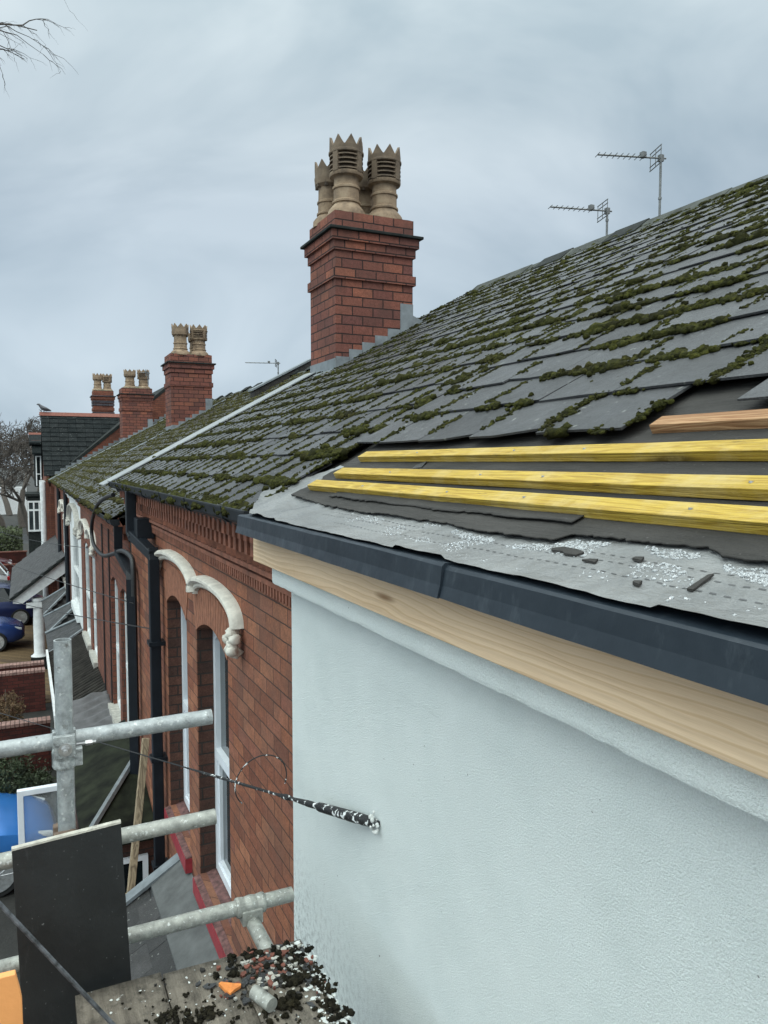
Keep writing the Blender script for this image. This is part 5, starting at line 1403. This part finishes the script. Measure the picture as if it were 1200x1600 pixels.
# ================================================================== GARDEN WALLS, SHRUBS, TREES
def garden_wall(y, x0, x1, h, label):
    Wl = thing('garden_wall', label, 'garden wall', ((x0 + x1) / 2, y, GZ), 'low brick walls between the front gardens')
    b = MB(); b.box(x0, x1, y, y + .22, GZ, GZ + h); b.build('wall', 'brick_garden', Wl)
    b = MB(); x = x0; r2 = random.Random(int(y * 7))
    while x < x1 - .02:
        b.box(x, x + .068, y - .02, y + .24, GZ + h, GZ + h + .06); x += .076 + r2.uniform(0, .006)
    b.build('coping', 'coping' if y < 22 else 'terra', Wl)
garden_wall(16.0, -3.1, .36, .95, 'nearest low brick garden wall with a pale brick coping')
garden_wall(20.0, -3.1, .36, .95, 'second low garden wall with pale brick coping, before the block paved drive')
garden_wall(20.75, -3.1, .36, .95, 'third low garden wall, close behind the second')
garden_wall(34.0, -3.1, .1, .9, 'red coped garden wall behind the navy car')
garden_wall(42.0, -3.1, .1, .9, 'far red coped garden wall behind the white car')
garden_wall(48.0, -3.1, .1, .9, 'furthest red coped garden wall, before the hedge')
def leaf_cloud(name, label, cat, c, rad, n, mat, lf=.05, seed=1, stems=True):
    T = thing(name, label, cat, (c[0], c[1], GZ)); r2 = random.Random(seed); b = MB()
    for _ in range(n):
        while True:
            q = Vector((r2.uniform(-1, 1), r2.uniform(-1, 1), r2.uniform(-1, 1)))
            if q.length < 1 and q.length > .35 + .3 * noise.noise(q * 3 + Vector((seed, 0, 0))): break
        k = .75 + .35 * noise.noise(q * 2.2 + Vector((seed, 3, 0))); p = Vector((c[0] + q.x * rad[0] * k, c[1] + q.y * rad[1] * k, c[2] + q.z * rad[2] * k))
        a = Vector((r2.gauss(0, 1), r2.gauss(0, 1), r2.gauss(0, 1))).normalized(); t = a.cross(Vector((r2.gauss(0, 1), r2.gauss(0, 1), r2.gauss(0, 1)))).normalized(); l = lf * r2.uniform(.6, 1.3)
        b.cur = r2.random(); b.add([p - a * l, p + t * l * .4, p + a * l, p - t * l * .4], [(0, 1, 2, 3)])
    b.build('foliage', mat, T)
    b = MB()
    for _ in range(7): b.tube([(c[0] + r2.gauss(0, .05), c[1] + r2.gauss(0, .05), GZ), (c[0] + r2.gauss(0, rad[0] * .3), c[1] + r2.gauss(0, rad[1] * .3), c[2] + r2.gauss(0, rad[2] * .4))], [.02, .006], 5)
    b.build('stem', 'bark', T); return T
leaf_cloud('shrub', 'dark green shrub below the upper scaffold rail', 'shrub', (-.45, 13.6, -5.25), (.85, .8, .75), 9000, 'leaf', .03, 3)
leaf_cloud('shrub', 'dry brown shrub between the garden walls', 'shrub', (-.42, 18.3, -5.4), (.45, .5, .5), 1500, 'leaf_dry', .035, 4)
leaf_cloud('shrub', 'second small green shrub by the ribbed roof wall', 'shrub', (.15, 14.2, -5.6), (.3, .5, .4), 1500, 'leaf', .03, 6)
HG = thing('hedge', 'clipped green hedge in front of the far trees', 'hedge', (-3, 53, GZ)); b = MB(); r2 = random.Random(8)
for _ in range(12000):
    p = Vector((r2.uniform(-9, -.1), r2.uniform(52.2, 53.8), GZ + r2.uniform(0, 1.9) + .1 * math.sin(_))); a = Vector((r2.gauss(0, 1), r2.gauss(0, 1), r2.gauss(0, 1))).normalized(); t = a.orthogonal().normalized(); l = .09
    b.cur = r2.random(); b.add([p - a * l, p + t * l * .5, p + a * l, p - t * l * .5], [(0, 1, 2, 3)])
b.build('foliage', 'hedge', HG); b = MB()
for x in np.arange(-8.8, -.2, .6): b.tube([(x, 53, GZ), (x + .1, 53, GZ + 1.4)], [.03, .01], 5)
b.build('stem', 'bark', HG)

def bare_tree(label, base, h, seed, spread=.5, depth=6, r0=.22, lean=(0, 0)):
    T = thing('bare_tree', label, 'tree', base, 'bare winter trees'); r2 = random.Random(seed); tr = MB(); cr_ = MB()
    def branch(p, d, ln, r, lev):
        n = 3; pts = [p]; dd = d.copy()
        for i in range(n):
            dd = (dd + Vector((r2.gauss(0, .13), r2.gauss(0, .13), r2.gauss(0.02, .08)))).normalized(); pts.append(pts[-1] + dd * ln / n)
        r = max(r, .024); rr = [r * (1 - .35 * i / n) for i in range(n + 1)]
        (tr if lev < 2 else cr_).tube(pts, rr, 8 if lev < 2 else (5 if lev < 4 else 3), lev > 4)
        if lev >= depth: return
        k = r2.choice((2, 3, 3)) if lev > 0 else 4
        for i in range(k):
            ax_ = dd.orthogonal().normalized(); ax_.rotate(Matrix.Rotation(r2.uniform(0, 6.28), 3, dd))
            nd = (dd * 1.0 + ax_ * r2.uniform(.45, .95) * (spread / .5)); nd.z += .10; nd.normalize()
            q = pts[-1] if (i == 0 or lev == 0) else pts[r2.choice((1, 2, 3))]
            branch(q, nd, ln * r2.uniform(.62, .82), rr[-1] * r2.uniform(.55, .75), lev + 1)
    branch(Vector(base), Vector((lean[0], lean[1], 1)).normalized(), h * .27, r0, 0)
    tr.build('trunk', 'bark', T, smooth=True); cr_.build('crown', 'twig', T); return T
bare_tree('bare tree left of the far bay house, nearest of the row', (-1.6, 72, GZ), 12.5, 5, r0=.34, depth=8)
bare_tree('bare tree with a forked trunk just left of the red ridges', (-.1, 78, GZ), 13.0, 9, r0=.34, depth=8)
bare_tree('bare tree at the left picture edge, behind the hedge', (-4.2, 76, GZ), 15.5, 14, r0=.38, depth=7)
bare_tree('bare tree low behind the far houses', (1.6, 88, GZ), 13, 15, r0=.34, depth=7)
bare_tree('slim bare tree between the forked tree and the bay house', (.5, 69, GZ), 11.0, 33, r0=.26, depth=7, spread=.6)
bare_tree('bare tree furthest back between two nearer trunks', (-1.4, 96, GZ), 14, 25, r0=.34, depth=7)
# street tree whose drooping twigs reach in at the top left corner
ST = thing('bare_tree', 'street tree with dark drooping twigs at the top left corner', 'tree', (-4.6, 10.2, GZ), 'bare winter trees')
b = MB(); b.tube([(-4.6, 10.2, GZ), (-4.5, 10.2, -2.5), (-4.2, 10.25, .5), (-3.9, 10.4, 3.0), (-3.6, 10.6, 5.6)], [.26, .2, .17, .12, .07], 10); b.build('trunk', 'bark', ST, smooth=True)
b = MB(); r2 = random.Random(12)
def limb(p0, p1, r, lev):
    p0, p1 = Vector(p0), Vector(p1); pts = [p0]; n = 5
    for i in range(1, n + 1): pts.append(p0.lerp(p1, i / n) + Vector((r2.gauss(0, .06), r2.gauss(0, .06), .12 * math.sin(math.pi * i / n) + r2.gauss(0, .05))) * (1 if i < n else .3) * (p1 - p0).length * .5)
    b.tube(pts, [r * (1 - .7 * i / n) for i in range(n + 1)], 5 if lev < 2 else 4)
    if lev < 4:
        for i in range((6, 6, 5, 3)[lev]):
            q = pts[r2.randint(1, n)]; d = (p1 - p0).normalized() + Vector((r2.gauss(0, .55), r2.gauss(0, .5), r2.gauss(-.28, .4)))
            limb(q, q + d * (p1 - p0).length * r2.uniform(.25, .43), r * .5, lev + 1)
limb((-3.6, 10.6, 5.4), (-1.2, 10.8, 6.0), .035, 0); limb((-3.9, 10.4, 3.2), (-.80, 10.6, 4.95), .035, 0); limb((-3.6, 10.6, 5.4), (-1.6, 10.3, 7.4), .03, 0); limb((-3.9, 10.4, 3.6), (-5.8, 9.6, 6.5), .04, 0); limb((-3.8, 10.5, 4.4), (-3.6, 12.8, 7.2), .04, 0)
b.build('crown', 'twig', ST)
# far low buildings and fence seen under the trees
b = MB(); b.box(-9, .4, 98, 100, GZ, GZ + 3.1); o = b.build('far_building', 'white_paint'); tag(o, 'low pale building glimpsed between the far tree trunks', 'building')
b = MB(); b.box(-30, -9.5, 110, 118, GZ, GZ + 6); b.prism([(109.5, GZ + 6), (114, GZ + 9), (118.5, GZ + 6)], 'X', -30.2, -9.4); tag(b.build('far_building', 'brick_far'), 'far brick building beyond the trees at the left', 'building')
b = MB(); b.box(3, 40, 112, 120, GZ, GZ + 5.5); b.prism([(111.5, GZ + 5.5), (116, GZ + 8.0), (120.5, GZ + 5.5)], 'X', 2.8, 40.2); tag(b.build('far_building', 'brick_far'), 'far brick building beyond the trees at the right', 'building')

# pigeon on the gable ridge
PG = thing('pigeon', 'grey pigeon perched on the left end of the red gable ridge', 'bird', (.78, 33.6, 1.99))
b = MB(); p = Vector((.82, 33.6, 2.10))
b.tube([p + Vector((.30, 0, -.06)), p + Vector((.20, 0, -.03)), p + Vector((.10, 0, 0)), p + Vector((-.02, 0, .05)), p + Vector((-.10, 0, .13)), p + Vector((-.14, 0, .18)), p + Vector((-.19, 0, .185)), p + Vector((-.23, 0, .175))], [.02, .055, .085, .09, .055, .045, .035, .008], 10)
b.tube([p + Vector((.02, -.02, -.03)), p + Vector((.02, -.02, -.12))], .008, 5); b.tube([p + Vector((.02, .02, -.03)), p + Vector((.02, .02, -.12))], .008, 5)
b.build('body', 'feather', PG, smooth=True)
b = MB(); b.tube([p + Vector((-.02, -.085, .05)), p + Vector((.12, -.08, .02)), p + Vector((.26, -.03, -.02))], [.03, .05, .01], 6); b.build('wing', 'feather', PG, smooth=True)

# ================================================================== RAIN AND SCRAPS ON THE MEMBRANE
bl = Blobs(); rg = random.Random(66); n = 0
while n < 4200:
    y = rg.uniform(.45, 2.35); t = rg.random()
    x = fe(y) - .004 - abs(rg.gauss(0, .055)); d = noise.noise(Vector((x * 16, y * 7, 4)))
    lim = .36 + .9 * max(0, (1.25 - y) / 1.0)
    if x < .85 or d < .10 - .3 * max(0, (1.3 - y)) or (y > 1.8 and rg.random() > .35): n += .25; continue
    r = rg.choice((.0008, .0011, .0015, .0024)) * rg.uniform(.8, 1.2) * (1.25 if y < 1.2 else 1)
    bl.add((x, y, eave_z(x) + .004 + wr(x, y) + r * .35), slope_axes(.45), (r, r * rg.uniform(.8, 1.4), r * .62), 1 if y > 1.3 else 2, None, rg); n += 1
tag(bl.build('rain_drops', 'water'), kind='stuff')
def scrap(px, py, pts, lab, rot=0, mat='felt', th=.004):
    b = MB(); ca, sa = math.cos(rot), math.sin(rot); vs = []
    P_ = [(px + (x * ca - y * sa), py + (x * sa + y * ca)) for x, y in pts]
    lo = [(x, y, eave_z(x) + .005 + wr(x, y) + .0015 * (i % 2)) for i, (x, y) in enumerate(P_)]; n = len(lo)
    b.add(lo + [(x, y, z + th) for x, y, z in lo], [tuple(range(n))[::-1], tuple(range(n, 2 * n))] + [(i, (i + 1) % n, (i + 1) % n + n, i + n) for i in range(n)])
    tag(b.build('felt_scrap', mat), lab, 'scrap', 'torn scraps lying on the membrane')
scrap(.957, 1.205, [(-.012, -.05), (.004, -.055), (.016, -.02), (.014, .02), (.004, .045), (-.006, .03), (-.004, .0), (-.014, -.02)], 'largest torn felt scrap, below the notch in the ragged felt edge')
scrap(.935, 1.10, [(-.006, -.018), (.005, -.014), (.006, .012), (-.004, .02)], 'small dark scrap just below the largest one')
scrap(.93, .845, [(-.028, -.004), (.03, -.006), (.03, .004), (-.028, .006)], 'thin dark stick shaped scrap lying up the slope near the right edge', .25)
scrap(.972, 1.02, [(-.005, -.012), (.006, -.008), (.005, .012), (-.005, .009)], 'tiny dark pebble sized scrap among the raindrops', 0, 'felt', .005)
scrap(.885, .93, [(-.004, -.008), (.005, -.006), (.003, .009), (-.004, .006)], 'tiny scrap close above the dark eave edge', 0, 'felt', .006)
scrap(1.275, 2.42, [(-.02, -.03), (.022, -.02), (.02, .03), (-.012, .02)], 'broken slate piece wedged between the upper two battens', .4, 'slate', .016)
scrap(1.24, 3.13, [(-.05, -.08), (.02, -.06), (.05, .04), (-.02, .07)], 'white torn sheet corner at the far end of the battens', .2, 'lead_white', .006)
